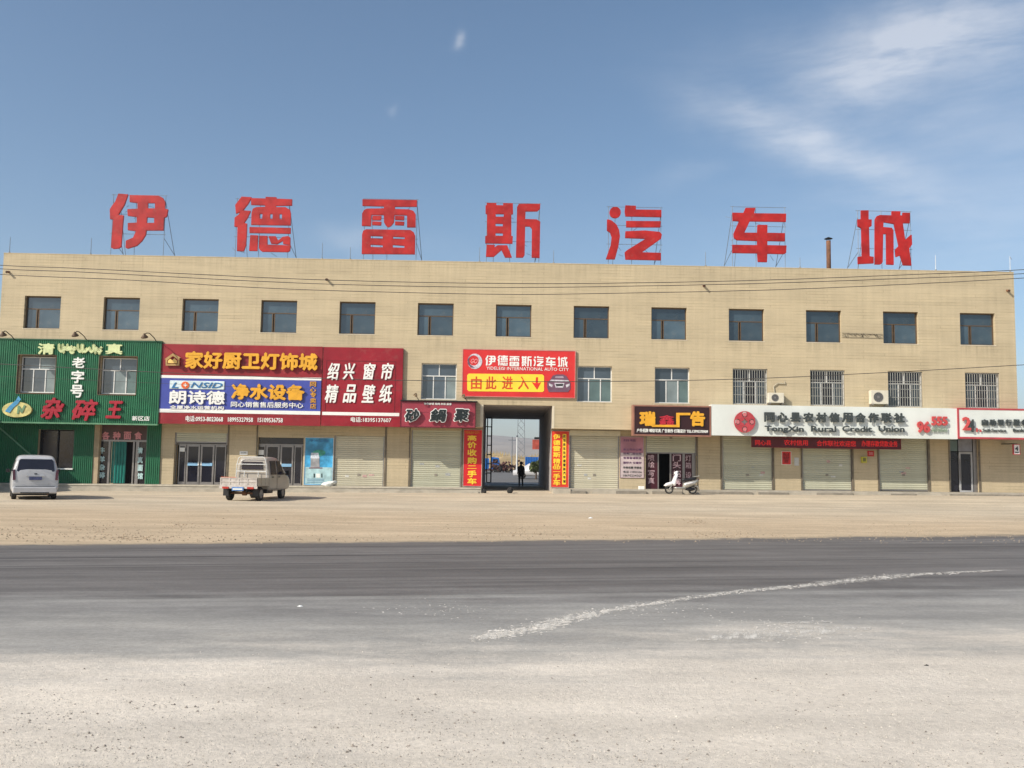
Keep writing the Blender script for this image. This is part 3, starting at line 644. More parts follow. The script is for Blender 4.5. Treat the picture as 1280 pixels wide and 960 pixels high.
zl = P(250, 606, YG).z
gdoor('door_a', .25, P(250, 554.5, YG).z, [(223,232,'s'),(233,249.5,'d'),(250.5,267.5,'d'),(268.5,282,'s')], zl)
zt_b = P(350, 555, YG).z
gdoor('door_b', .22, zt_b, [(322.5,331,'s'),(332,349,'d'),(350,366.5,'d'),(367.5,377.5,'s')], zl, True, OW['door_b'][3])
for a, b, c, d in ((225,231.5,559.5,564.5),(323.5,330,562.5,568.5)):
    X0, X1, Z0, Z1 = box_px(a, c, b, d, YG+.24); MB().box(X0, X1, YG+.19, YG+.195, Z0, Z1).build('notice', WHITE, B)
# bank door
zl2 = P(1205, 615.5, YG).z; x0, x1, _, z1 = OW['bank']
o = MB().box(x0, x0+.06, YG+.1, YG+.2, zl2, z1).box(x1-.06, x1, YG+.1, YG+.2, zl2, z1).box(x0, x1, YG+.15, YG+.18, zl2-.2, zl2+.02).build('door_frame', ALU, B)
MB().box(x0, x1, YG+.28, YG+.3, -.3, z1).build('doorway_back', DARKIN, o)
a, b = P(1200, 580, YG).x, P(1217, 580, YG).x; zd = P(1208, 565, YG).z
MB().box(a, b, YG+.12, YG+.17, zd+.03, z1).build('transom_panel', mat('grey_blue_panel', (.22,.23,.27), .5), o)
l = MB().box(a, a+.09, YG+.1, YG+.16, zl2, zd).box(b-.09, b, YG+.1, YG+.16, zl2, zd).box(a, b, YG+.101, YG+.159, zd-.1, zd).box(a, b, YG+.101, YG+.159, zl2, zl2+.1).build('door_leaf', mat('grey_door_frame', (.36,.36,.36), .4), B)
MB().box(a+.09, b-.09, YG+.125, YG+.14, zl2+.1, zd-.1).build('pane', GL_D, l)
MB().box(a+.03, a+.065, YG+.03, YG+.08, zl2+.6, zl2+1.7).build('handle', ALU, l)
MB().box(x0+.08, a-.05, YG+.14, YG+.15, zl2+.05, zd).build('side_pane', GL_D, o); MB().box(x0+.08, a-.05, YG+.14, YG+.15, zd+.04, z1).build('side_pane', GL_C2, o)
MB().box(b+.05, x1-.06, YG+.12, YG+.15, zl2, z1).build('side_panel', ALU, o)
# restaurant door
x0, x1, _, z1 = OW['door_green']; zl3 = P(150, 604, YG).z-.05
PIER = mat('door_reveal_tan', (.40,.31,.2), .8)
MB().box(x0, P(122.5,580,YG).x, YG+.0, YG+.35, zl3-.2, z1).build('door_reveal', PIER, B)
xa, zt1 = P(123, 580, YG+.3).x, P(150, 552, YG+.3).z
o = MB().box(xa, x1, YG+.24, YG+.3, zt1, zt1+.09).box(x1-.09, x1, YG+.2, YG+.3, zl3, z1).box(P(132.5,580,YG).x, P(135,580,YG).x, YG+.2, YG+.3, zl3, zt1).box(P(163.5,580,YG).x, P(165.5,580,YG).x, YG+.18, YG+.3, zl3, zt1).box(P(167,580,YG).x, P(171,580,YG).x, YG+.2, YG+.3, zl3, zt1).build('door_frame', ALU, B)
MB().box(xa, x1-.09, YG+.26, YG+.28, zt1+.09, z1).build('transom_panel', mat('mauve_brown_panel', (.10,.055,.05), .5), o)
MB().box(xa, P(132.5,580,YG).x, YG+.26, YG+.28, zl3, zt1).build('side_pane', GL_D, o); MB().box(P(171,580,YG).x, x1-.09, YG+.26, YG+.28, zl3, zt1).build('side_pane', GL_D, o)
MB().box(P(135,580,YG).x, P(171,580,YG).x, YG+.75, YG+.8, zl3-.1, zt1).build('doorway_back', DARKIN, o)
CURT = mat('green_door_curtain', (.012,.16,.13), .35, .35, 6, stretch=(6,1,.4))
for k in range(7):
    a = P(135.3+k*3.7, 580, YG+.33).x; b = P(138.7+k*3.7, 580, YG+.33).x
    mbc = MB()
    for j in range(4):
        u0, u1 = a+(b-a)*j/4, a+(b-a)*(j+1)/4; w0, w1 = .03*math.sin(j/4*3.14), .03*math.sin((j+1)/4*3.14)
        mbc.quad((u0, YG+.33-w0, zl3+.04), (u1, YG+.33-w1, zl3+.04), (u1, YG+.33-w1, zt1), (u0, YG+.33-w0, zt1))
    if k < 6: mbc.build('curtain_strip', CURT, o)
PINK = mat('pink_letter', (.62,.25,.27), .5); CYAN = mat('pale_cyan_letter', (.45,.62,.62), .5)
for c_, a in zip('各种面食', (127.5, 141, 154.5, 168)): text(c_, (a, 539.5, a+9.5, 549.5), PINK, o, YG+.2, .02, .035)
for c_, a in zip('牛羊杂碎', (559, 570, 580, 590)): text(c_, (124, a, 131, a+8), CYAN, o, YG+.22, .02, .035)
for c_, a in zip('清真面馆', (559, 571, 581, 591)): text(c_, (171.8, a, 178.5, a+8), CYAN, o, YG+.18, .02, .035)
# advertising shop front
x0, x1, _, z1 = OW['ad']; zta = P(839, 567, YG).z; zla = P(839, 612, YG).z-.05
MAR = mat('maroon_panel', (.05,.008,.015), .45); y = YG+.2
o = MB().box(P(822,580,y).x, P(823.5,580,y).x, y-.02, y+.05, zla, zta).box(P(837,580,y).x, P(839,580,y).x, y-.03, y+.05, zla, zta).box(P(853,580,y).x, P(856,580,y).x, y-.01, y+.05, zla, zta).box(P(865,580,y).x, x1, y, y+.05, zla, zta).build('door_frame', ALU, B)
for a, b in ((807.5, 822), (839, 853), (856, 865)): MB().box(P(a,580,y).x, P(b,580,y).x, y+.01, y+.03, zla, zta).build('door_panel', MAR, o)
mb = MB(); X0, X1 = P(823,580,y).x, P(838,580,y).x
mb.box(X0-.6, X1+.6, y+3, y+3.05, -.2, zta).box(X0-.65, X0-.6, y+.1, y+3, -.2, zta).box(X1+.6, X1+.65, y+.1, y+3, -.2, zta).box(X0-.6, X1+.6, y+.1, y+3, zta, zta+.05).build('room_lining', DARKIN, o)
OUTL = mat('pink_white_letter', (.60,.42,.45), .5)
for c_, a in zip('喷绘写真', (568.5, 577, 588, 597)): text(c_, (810, a, 818, a+7.5), OUTL, o, y-.01, .01, .0)
for c_, a in zip('门头招牌', (568, 577, 588, 598)): text(c_, (841, a, 851, a+8.5), OUTL, o, y-.01, .01, .015)
for c_, a in zip('灯箱设计', (569, 578, 590, 600)): text(c_, (857, a, 864, a+7.5), OUTL, o, y-.01, .01, .0)
# far right shop
x0, x1, _, z1 = OW['shop_r']
MB().box(x0, x1, YG+.2, YG+.25, -.3, P(1280,575,YG).z).build('shop_window', GL_D, B)
MB().box(x0, x1, YG+.1, YG+.2, P(1280,575,YG).z, z1).build('shop_panel', mat('maroon_shop_panel', (.10,.008,.02), .5), B)
# thin pilaster strips / pipes between bays
for p_ in (193, ):
    pass
for p_, q in ((481.5, 2.2), (511.5, 1.6), (577.2, 1.2), (711.8, 1.4), (871.5, 1.6), (901.5, 1.6), (966.8, 2), (1002, 1.6), (1066, 2), (1098, 1.6), (1161.5, 2.4), (1187, 1.5), (1224.5, 2.2), (284, 1.8), (320, 1.4)):
    a, b = P(p_-q/2, 580, YG-.03).x, P(p_+q/2, 580, YG-.03).x
    MB().box(a, b, YG-.035, YG-.001, .3, ZO-.02).build('shutter_guide', mat('dark_bronze_guide', (.14,.115,.08), .6, .25, 4), B)
# ------------------------------------------------------------------ shop signs
def board(t, px, Y, th, mt, rim=None, rw=.05):
    X0, X1, Z0, Z1 = box_px(*px, Y); MB().box(X0, X1, Y, Y+th, Z0, Z1).build('sign_board', mt, t)
    if rim: MB().box(X0-rw, X0, Y-.015, Y+th, Z0-rw, Z1+rw).box(X1, X1+rw, Y-.015, Y+th, Z0-rw, Z1+rw).box(X0, X1, Y-.015, Y+th, Z0-rw, Z0).box(X0, X1, Y-.015, Y+th, Z1, Z1+rw).build('frame', rim, t)
    return X0, X1, Z0, Z1
def sign(name, label): return thing(name, label, 'shop sign')
# 1 kitchen and lamp shop
YS = -.10
t = sign('shop_sign', 'wide red and blue sign with orange characters and phone numbers above two glass doors')
X0, X1, Z0, Z1 = board(t, (200, 431.5, 402, 531), YS, .09, REDS)
zz = [P(300, q, YS).z for q in (470, 474, 512.5, 517)]
MB().box(X0+.02, X1-.02, YS-.012, YS-.001, zz[2], zz[1]).build('blue_band', BLUE, t)
MB().box(X0+.02, X1-.02, YS-.02, YS-.001, zz[1], zz[0]-.02).build('white_stripe', WHITE, t); MB().box(X0+.02, X1-.02, YS-.02, YS-.001, zz[3], zz[2]).build('white_stripe', WHITE, t)
text('家好厨卫灯饰城', (231, 440, 397, 462), YELL, t, YS-.16, .07, .035)
outline([[(205.5,449),(216,441.5),(226,447),(224,448),(224,457),(207,457),(207,449)], [(209,450),(216,445),(222,449),(222,455),(209,455)]], mat('gold_brown_emblem', (.42,.26,.10), .4), t, YS-.12, .06, idm, 'emblem')
outline([[(210,454),(210,450.5),(213,448.5),(215,450.5),(218,448),(221,451),(221,454)]], mat('gold_emblem', (.75,.5,.15), .4), t, YS-.13, .06, idm, 'emblem')
a = box_px(212, 476, 280.5, 486.5, YS-.05)
MB().box(a[0], a[1], YS-.05, YS-.013, a[2], a[3]).build('logo_plate', mat('pale_blue_plate', (.60,.70,.72), .5), t, bevel=.04)
LB = mat('blue_letter', (.03,.16,.36), .4)
text('L', (214.5,478,223,485), LB, t, YS-.075, .02, .03, .3); text('NSID', (238,478,278,485), LB, t, YS-.075, .02, .03, .3)
outline([ellipse(231.5, 481.4, 5, 4.6)], mat('orange_red_disc', (.70,.13,.03), .4), t, YS-.075, .02, idm, 'emblem')
outline([[(228.5,481),(231,480.6),(231.5,478),(232.2,480.6),(234.8,481.4),(232.2,482.2),(231.5,484.5),(231,482.2)]], WHITE, t, YS-.085, .008, idm, 'emblem')
text('朗诗德', (211,488,281,505.5), WHITE, t, YS-.09, .06, .03); text('全屋净水运营机构', (212,507,280,511.8), WHITE, t, YS-.05, .03, .03)
text('净水设备', (289,480,381,500), YELL, t, YS-.12, .07, .045); text('同心销售售后服务中心', (288.5,502.5,379,509.5), WHITE, t, YS-.06, .03, .025)
for c_, q in zip('同心专卖店', (477, 484, 490.5, 497.5, 504.5)): text(c_, (387.5, q, 395, q+6.3), YELL, t, YS-.05, .03, .01)
text('电话:0953-8023068   18995327958   15109536758', (232,520.5,353.5,527.8), WHITE, t, YS-.02, .018, .02)
rebase(t)
# 2 curtain shop
t = sign('shop_sign', 'red curtain shop sign with two rows of white characters')
X0, X1, Z0, Z1 = board(t, (402.8, 434.5, 503, 533), YS-.05, .14, REDS2); y = YS-.05
a = box_px(404, 515.5, 499, 519.5, y); MB().box(a[0]-.05, X1-.12, y-.012, y-.001, a[2], a[3]).build('white_stripe', WHITE, t)
fr = mat('dark_red_line', (.16,.004,.012), .5); xs_ = [P(q, 480, y).x for q in (407, 407.8, 493.5, 494.3)]; z_a, z_b, z_c = P(450,451,y).z, P(450,451.8,y).z, P(450,514.8,y).z
MB().box(xs_[0], xs_[1], y-.01, y-.001, z_c, z_a).box(xs_[2], xs_[3], y-.01, y-.001, z_c, z_a).box(xs_[1], xs_[2], y-.01, y-.001, z_b, z_a).build('border_line', fr, t)
for c_, a in zip('绍兴窗帘', (409, 428.5, 454, 476.5)): text(c_, (a, 453.5, a+15.5, 475), WHITE, t, y-.05, .04, .018, .20)
for c_, a in zip('精品壁纸', (406, 428.5, 452, 473.5)): text(c_, (a, 480.5, a+17, 503.5), WHITE, t, y-.05, .04, .018, .20)
text('电话:18395137607', (438.5, 521.5, 489, 528), WHITE, t, y-.02, .018, .02)
rebase(t)
# 3 clay-pot restaurant
t = sign('shop_sign', 'small rose red sign with three black characters outlined in white')
y = -.40
X0, X1, Z0, Z1 = board(t, (501.5, 503, 593.5, 533.5), y, .38, REDP, mat('dark_red_frame', (.12,.01,.02), .4), .045)
for c_, a, b in (('砂', 506, 524.5), ('鍋', 537, 558), ('聚', 567, 586.5)):
    text(c_, (a-.8, 510.2, b+.8, 528.2), WHITE, t, y-.17, .05, .10, .15); text(c_, (a+.3, 511.2, b-.3, 527.2), BLACKL, t, y-.19, .03, .035, .15)
text('特色砂锅 烧烤 炒菜 面食', (530, 503.3, 564.5, 506.3), WHITE, t, y-.03, .02, .03)
MB().box(X0-.06, X1+.12, y-.1, -.002, Z1+.05, Z1+.09).build('top_cover', BLK, t)
rebase(t)
# 4 market gateway billboard
t = thing('gateway_billboard', 'bright red billboard over the gateway with white characters, yellow arrow panel and a dark car', 'billboard')
y = -.10
X0, X1, Z0, Z1 = board(t, (578.5, 438, 718.5, 496), y, .09, REDB, mat('pale_pink_edge', (.55,.22,.2), .5), .03)
# emblem
sil = mat('silver_print', (.55,.52,.56), .35, .3, 8); drk = mat('dark_purple_print', (.16,.08,.12), .4)
outline([ellipse(593.5, 451.7, 9.2, 9.6), ellipse(592.2, 450.6, 6.2, 6.4)], sil, t, y-.012, .01, idm, 'emblem')
outline([[(584.6,455),(584.3,449.5),(587,445),(586,450.5),(588,456),(593.5,459.4),(588.5,459.5)]], drk, t, y-.018, .004, idm, 'emblem')
text('GO', (588.5,448.3,597,454.3), mat('pink_print', (.80,.3,.3), .5), t, y-.016, .01, .01, .3)
L_YI = [[(195,78),(312,88),(268,215),(180,360),(255,368),(245,480),(222,780),(185,800),(125,805),(98,790),(125,410),(85,410),(80,290),(110,240),(150,190)],
 [(345,98),(720,105),(780,135),(808,185),(808,280),(848,288),(830,378),(795,390),(785,560),(560,560),(550,620),(500,700),(430,765),(310,802),(290,790),(295,705),(390,665),(435,570),(320,555),(320,470),(440,465),(440,380),(320,365),(315,285),(450,280),(450,195),(345,180)],
 [(580,195),(682,195),(682,275),(578,275)], [(570,385),(672,390),(672,468),(562,468)]]
L_DE = [[(185,65),(308,72),(265,150),(190,245),(110,280),(100,175)], [(185,248),(295,255),(255,340),(205,415),(248,425),(245,540),(235,700),(205,785),(122,780),(130,460),(88,455),(92,345),(140,310)],
 [(310,85),(505,90),(505,68),(640,72),(640,92),(850,100),(848,175),(630,178),(635,205),(760,205),(820,240),(832,290),(830,440),(312,432),(318,280),(335,225),(380,205),(500,200),(500,172),(312,165)],
 [(415,285),(465,285),(460,360),(415,358)], [(555,288),(600,288),(598,362),(555,360)], [(680,288),(725,290),(722,365),(680,362)],
 [(290,470),(830,482),(828,550),(290,540)], [(300,578),(395,582),(385,780),(285,778)], [(425,585),(520,588),(520,705),(830,715),(820,780),(790,795),(460,790),(430,770),(418,740)],
 [(545,592),(630,592),(665,655),(735,600),(800,592),(825,610),(825,700),(740,690),(735,640),(650,690),(580,685)]]
L_LEI = [[(90,100),(808,112),(805,190),(515,190),(515,230),(700,235),(760,255),(790,300),(790,465),(685,465),(685,305),(510,300),(500,400),(470,440),(430,465),(400,440),(378,400),(375,302),(200,298),(195,450),(82,445),(85,290),(110,245),(150,225),(375,222),(375,185),(90,178)],
 [(225,320),(335,320),(330,370),(222,370)], [(222,395),(335,400),(330,440),(222,435)], [(525,320),(640,325),(635,370),(525,365)], [(525,395),(640,400),(635,440),(525,435)],
 [(140,500),(720,510),(765,540),(785,590),(780,825),(80,820),(85,570),(100,520)], [(190,580),(362,585),(360,630),(190,620)], [(190,695),(362,705),(360,742),(190,735)], [(490,590),(655,598),(652,635),(490,628)], [(485,700),(652,712),(648,748),(485,742)]]
L_SI = [[(115,95),(235,97),(235,125),(335,128),(335,97),(455,100),(458,235),(435,240),(435,535),(455,540),(450,630),(95,625),(95,540),(120,530),(120,235),(100,230),(100,130),(115,125)],
 [(225,235),(345,235),(340,280),(228,278)], [(225,362),(330,365),(330,408),(225,405)], [(225,490),(330,492),(330,535),(225,532)],
 [(115,650),(215,655),(200,700),(260,660),(380,660),(440,815),(360,815),(310,710),(200,805),(105,805)],
 [(545,108),(820,108),(818,165),(780,198),(625,200),(620,310),(770,315),(820,345),(812,820),(715,815),(718,430),(690,400),(620,400),(612,780),(590,815),(505,815),(520,150)]]
L_QI = [ellipse(203, 165, 70, 70, 20), [(100,262),(150,275),(215,330),(250,400),(262,480),(240,620),(195,785),(85,785),(150,600),(162,490),(140,430),(98,400)],
 [(345,75),(475,80),(475,130),(815,135),(815,222),(345,212),(335,150)], [(355,282),(805,285),(800,358),(355,358)],
 [(345,420),(600,410),(790,428),(820,460),(810,510),(545,700),(808,708),(805,798),(345,788),(335,700),(370,670),(625,512),(340,500)]]
L_CHE = [[(120,172),(265,175),(295,108),(415,108),(395,180),(825,185),(822,285),(340,278),(265,438),(450,440),(455,335),(575,335),(575,440),(808,445),(805,545),(575,540),(575,605),(830,610),(825,700),(800,715),(575,710),(570,822),(460,820),(450,705),(118,700),(118,600),(450,605),(450,540),(180,530),(140,500),(135,450),(210,278),(122,272)]]
L_CHENG = [[(160,88),(250,88),(250,208),(292,210),(290,290),(255,305),(265,700),(318,708),(318,785),(120,795),(118,708),(175,700),(165,320),(115,290),(115,208),(160,205)],
 [(570,98),(675,100),(672,155),(715,155),(715,118),(802,120),(798,250),(705,250),(740,490),(825,412),(830,535),(790,590),(822,815),(725,812),(680,680),(625,700),(615,610),(665,560),(600,260),(450,235),(445,310),(560,320),(582,360),(585,805),(500,800),(495,395),(445,395),(438,770),(410,800),(345,800),(345,210),(370,165),(410,150),(570,155)]]
GLY = [L_YI, L_DE, L_LEI, L_SI, L_QI, L_CHE, L_CHENG]
for k, L in enumerate(GLY):
    ox = 607 + k*14.95; oy = 444.2+k*.25
    outline(L, WHITE, t, y-.012, .01, lambda x_, y_: (ox+(x_-80)/740*12.6, oy+(y_-75)/740*12.9))
text('YIDELEISI INTERNATIONAL AUTO CITY', (608, 459, 711, 463), WHITE, t, y-.012, .01, .015)
outline([[(586,467),(678,468),(680,470),(680,488.5),(678,490),(586,489),(584,487),(584,469)]], YELL2, t, y-.012, .01, idm, 'arrow_panel')
ORD = mat('orange_red_letter', (.62,.08,.015), .5)
for c_, a in zip('由此进入', (588.6, 607, 627.5, 647.5)): text(c_, (a, 470.5, a+13.5, 486.8), ORD, t, y-.02, .006, .018)
outline([[(670,471.5),(672.5,471.5),(672.3,479),(676.5,477.5),(671.3,487.2),(664.5,477.5),(669.3,479)]], mat('red_arrow', (.72,.03,.015), .5), t, y-.02, .006, idm, 'arrow')
outline([[(684,485),(684,478),(688,474.5),(691,469.5),(696,468),(704,468),(708,470),(711,475),(713,478.5),(713,486),(710,490),(686,490)]], drk, t, y-.02, .008, idm, 'printed_car')
outline([[(689,474.5),(710,475.2),(712,477),(687.5,476.2)]], sil, t, y-.026, .004, idm, 'printed_car'); outline([[(693,478.5),(705.5,478.8),(704,484.5),(694.5,484.5)]], sil, t, y-.026, .004, idm, 'printed_car')
outline([[(694.2,479.8),(704.3,480),(703.3,482.5),(695.3,482.5)]], BLK, t, y-.03, .002, idm, 'printed_car')
outline([[(686,479),(691,481),(690,484),(686.5,482)]], sil, t, y-.026, .004, idm, 'printed_car'); outline([[(707,481),(712,479.5),(711.5,482.5),(708,484.5)]], sil, t, y-.026, .004, idm, 'printed_car')
outline([[(694.5,470.2),(704,470.3),(704.8,472.4),(693.7,472.4)]], mat('mauve_print', (.35,.28,.33), .4), t, y-.026, .004, idm, 'printed_car')
rebase(t)
# 5 advertising company
t = sign('shop_sign', 'dark brown advertising shop sign with yellow characters in a copper frame'); y = -.58
board(t, (793, 508.5, 887, 543.5), y, .56, BRNS, COPT, .07)
text('瑞', (799.5,514,819.5,532.5), YELL, t, y-.06, .05, .05)
text('鑫', (824,519,843,531), mat('red_outline_letter', (.55,.03,.05), .4), t, y-.06, .05, .01)
outline([[(815,531),(845.5,531),(845.5,516),(863,516),(863,519),(849.5,519),(849.5,534),(815,533.6)]], YELL, t, y-.06, .05, idm)
text('告', (863,514,881.5,533), YELL, t, y-.07, .05, .045)
text('户外招牌 喷绘写真 广告制作 灯箱设计 TEL:13995378909', (796,536.3,885,541), WHITE, t, y-.02, .02, .03)
rebase(t)
# 6 bank
t = sign('bank_sign', 'long white credit union sign with grey characters, round red emblem and red number'); y = -.60
X0, X1, Z0, Z1 = board(t, (889.5, 508, 1196.5, 546.5), y, .60, WHITEP)
GRY = mat('charcoal_letter', (.045,.055,.055), .5, .1, 4)
MARR = mat('maroon_red_emblem', (.42,.05,.06), .4, .12, 6)
em = [ellipse(931, 527.3, 13.2, 13.4, 36)]
for a, b in ((931, 518.2), (931, 536.5), (922.2, 527.3), (939.8, 527.3)): em += [ellipse(a, b, 3.4, 3.6, 18)]
em += [[(931,522.6),(932.6,525.6),(935.8,527.3),(932.6,529),(931,532),(929.4,529),(926.2,527.3),(929.4,525.6)]]
outline(em, MARR, t, y-.14, .07, idm, 'emblem')
outline([p for a, b in ((931, 518.2), (931, 536.5), (922.2, 527.3), (939.8, 527.3)) for p in (ellipse(a, b, 2.4, 2.5, 14),)], mat('rose_emblem', (.55,.16,.17), .4), t, y-.13, .06, idm, 'emblem')
for k, c_ in enumerate('同心县农村信用合作联社'): a = 955.5+k*16.25; text(c_, (a, 515.2+k*.10, a+13.2, 527.4+k*.1), GRY, t, y-.17, .06, .045)
for s_, a, b in (('TongXin', 956, 1005), ('Rural', 1014, 1045.5), ('Credit', 1053, 1090.5), ('Union', 1098.5, 1131)): text(' '.join(s_) if 0 else s_, (a, 532.4, b, 541.5 if 'g' in s_ else 539.9), GRY, t, y-.15, .06, .035)
RL = mat('rose_red_number', (.52,.07,.07), .4)
text('96', (1146.5,526.5,1163,541), RL, t, y-.13, .06, .05); text('555', (1164.5,520.5,1185,532), RL, t, y-.13, .06, .05)
text('黄河农村', (1165,534,1184.5,540), mat('pale_green_letter', (.25,.33,.24), .5), t, y-.1, .03, .01)
rebase(t)
# 7 self-service bank
t = sign('bank_sign', 'white self-service banking sign in a red frame at the right end'); y = -.62
board(t, (1199, 513, 1330, 547), y, .62, WHITEP, mat('rose_red_frame', (.42,.06,.07), .4), .09)
text('2', (1203.5,521,1214,538), RL, t, y-.13, .06, .05); text('4', (1211,524,1218.5,540), GRY, t, y-.12, .06, .04); text('h', (1220.5,535,1227,540), RL, t, y-.08, .03, .03)
for k, c_ in enumerate('自助银行服务中心'): a = 1227.5+k*9.9; text(c_, (a, 524+k*.05, a+8, 532+k*.05), GRY, t, y-.1, .05, .035)
text('Self-Service', (1228.5,535.8,1258,540), GRY, t, y-.07, .03, .03); text('Banking', (1266.5,535.8,1288,541), GRY, t, y-.07, .03, .03)
rebase(t)
# LED board
t = thing('led_board', 'long black scrolling board with red lit characters under the white bank sign', 'led board'); y = .22
X0, X1, Z0, Z1 = board(t, (940.5, 547.8, 1125.5, 559.8), y, .12, mat('dark_red_led_face', (.085,.003,.006), .35), mat('dark_red_rim', (.16,.008,.012), .4), .03)
LED = mat('red_led', (.5,.01,.01), .5, emis=(1,.03,.03), es=.22)
text('同心县', (944,550.2,964,556.6), LED, t, y-.012, .01, .01); text('农村信用', (980,549.8,1010,556.8), LED, t, y-.012, .01, .01)
text('合作联社欢迎您', (1021,550.8,1070,558), LED, t, y-.012, .01, .01); text('办理存款贷款业务', (1077,551,1122,558.4), LED, t, y-.012, .01, .01)
rebase(t)
# banners on either side of the gateway
y = YG-.09
BAN = mat('orange_red_banner', (.66,.045,.02), .5, .14, 1.2); BAN2 = mat('red_banner', (.62,.015,.02), .5, .1, 1.2)
t = thing('vertical_banner', 'tall red banner with yellow characters left of the gateway', 'banner')
board(t, (579.5, 537.5, 602, 607.5), y, .06, BAN2, mat('silver_edge', (.5,.45,.42), .5), .02)
for c_, q, h_ in zip('高价收购二手车', (544, 552, 561.5, 571.5, 582, 588, 597.5), (7, 8.3, 8.5, 8.5, 4, 8.5, 8)): text(c_, (584.3, q, 595.8, q+h_), YELL2, t, y-.02, .018, .035)
text('YIDELEISI CITY', (581.5, 539.2, 599.5, 542), YELL, t, y-.015, .01, .02)
rebase(t)
t = thing('vertical_banner', 'tall orange red banner with two yellow columns right of the gateway', 'banner')
board(t, (689.2, 539, 711, 609), y, .06, BAN, mat('silver_edge', (.5,.45,.42), .5), .02)
for c_, q, h_ in zip('伊德雷斯精品二手车', (542.5, 550, 557.5, 565, 573, 580, 586, 592, 599), (6.7, 6.7, 6.7, 6.9, 6.6, 5.8, 4, 7, 8)): text(c_, (691.3, q, 700.5, q+h_), YELL2, t, y-.02, .018, .03)
a = box_px(703, 542.5, 707.6, 605.5, y-.01); MB().box(a[0], a[1], y-.012, y-.001, a[2], a[3]).build('yellow_strip', YELL2, t)
for k, c_ in enumerate('买车卖车找伊德雷斯汽车城'): q = 543.6+k*5.1; text(c_, (703.8, q, 706.9, q+3.9), BLACKL, t, y-.02, .006, .02)
rebase(t)
# wall posters
y = YG-.03
t = thing('water_poster', 'blue water purifier poster with a grey machine and small print beside a glass door', 'poster')
X0, X1, Z0, Z1 = board(t, (381, 547.5, 416, 606), y, .025, mat('blue_poster_print', (.06,.33,.58), .35, .45, 1.6), mat('silver_edge2', (.5,.52,.5), .4), .03)
a = box_px(381.5, 584, 415, 605, y); MB().box(a[0], a[1], y-.006, y-.001, a[2], a[3]).build('print_area', mat('pale_cyan_print', (.38,.56,.58), .4, .25, 3), t)
outline([[(388.5,573),(399,573),(399.5,584.5),(388,584.5)]], mat('grey_print', (.30,.30,.31), .4, .2, 5), t, y-.014, .004, idm, 'printed_machine')
outline([[(389,566),(398,566),(399.5,573),(388,573)]], mat('pale_print', (.55,.60,.66), .4, .3, 9), t, y-.014, .004, idm, 'printed_machine')
outline([[(386,584.5),(403,584.5),(403,585.6),(386,585.6)]], mat('dark_maroon_print', (.14,.03,.05), .4), t, y-.014, .004, idm, 'printed_machine')
outline([ellipse(399,566,8,4,16)], mat('green_print', (.05,.30,.22), .4, .4, 6), t, y-.01, .004, idm, 'printed_leaf')
text('净水设备', (386, 549, 411, 552.5), LB, t, y-.012, .004, .01)
for a, b, c, d in ((392,592,393.5,597),(401.5,592,403,597),(395,592,400,597)): outline([[(a,b),(c,b),(c,d),(a,d)]], BLACKL if c-a < 3 else WHITE, t, y-.014, .004, idm, 'printed_machine')
for q in (598.5, 600.5, 602.4): outline([[(384,q),(405,q+.1),(405,q+.8),(384,q+.7)]], mat('blue_text_print', (.08,.18,.30), .5), t, y-.012, .004, idm, 'printed_line')
rebase(t)
t = thing('notice_board', 'mauve and white poster with handwritten dark lines right of the shutter', 'poster')
X0, X1, Z0, Z1 = board(t, (775.5, 546, 804.5, 597), y, .025, mat('mauve_poster', (.52,.43,.43), .5, .2, 1), mat('mauve_edge', (.30,.2,.22), .5), .02)
a = box_px(776, 546.5, 804, 566, y); MB().box(a[0], a[1], y-.006, y-.001, a[2], a[3]).build('print_area', mat('deep_mauve_print', (.38,.17,.22), .5, .2, 1.3), t)
for s_, q in (('招租', 549), ('本公司办公楼', 560.5), ('现有门面出租', 565.5), ('有意者请联系', 571), ('面积大 位置好', 577), ('价格优惠 手续全', 583), ('电话 13995336', 588.5), ('18695234567', 593)):
    text(s_, (779, q, 802 if len(s_) > 2 else 795, q+2.9), mat('purple_ink', (.12,.04,.12), .5) if q < 580 else BLACKL, t, y-.012, .004, .02)
rebase(t)
def notice(label, px, mt, tx=None, tm=None, rim=None, cat='notice', lines=None):
    t = thing('notice', label, cat); board(t, px, y, .03, mt, rim, .02)
    if tx: text(tx, (px[0]+1.5, px[1]+1.5, px[2]-1.5, px[3]-1.8), tm, t, y-.01, .006, .02)
    rebase(t)
notice('small white paper notice on the tan wall above the parked truck', (299.5, 564, 309.5, 568.5), WHITE, '招聘', BLACKL)
notice('red notice in a white frame between two pale green shutters', (977.5, 564.5, 988.5, 580.5), mat('notice_red', (.60,.03,.025), .4), '同心县\n信用社\n贷款', mat('dark_red_print', (.28,.01,.01), .5), WHITE)
notice('small grey paper beside the framed red notice', (993, 572, 998.5, 582), mat('grey_paper', (.50,.50,.48), .6))
notice('small red plate with lettering above the yellow box', (1084.5, 563.5, 1092.5, 570.5), mat('plate_red', (.50,.03,.03), .5), '信用\n合作', PINK)
t = thing('meter_box', 'small yellow box on the wall under the red plate', 'box'); a = box_px(1077.5, 571, 1083.5, 578.5, YG-.15)
MB().box(a[0], a[1], YG-.15, YG-.001, a[2], a[3]).build('box', mat('dull_yellow_paint', (.50,.46,.05), .5), t); MB().box(a[0]+.05, a[1]-.05, YG-.16, YG-.151, a[2]+.07, a[3]-.05).build('label_plate', mat('olive_label', (.16,.15,.04), .5), t); rebase(t)
t = thing('hanging_sign', 'small white projecting sign with a black 4 at the right edge', 'sign'); y4 = -.1
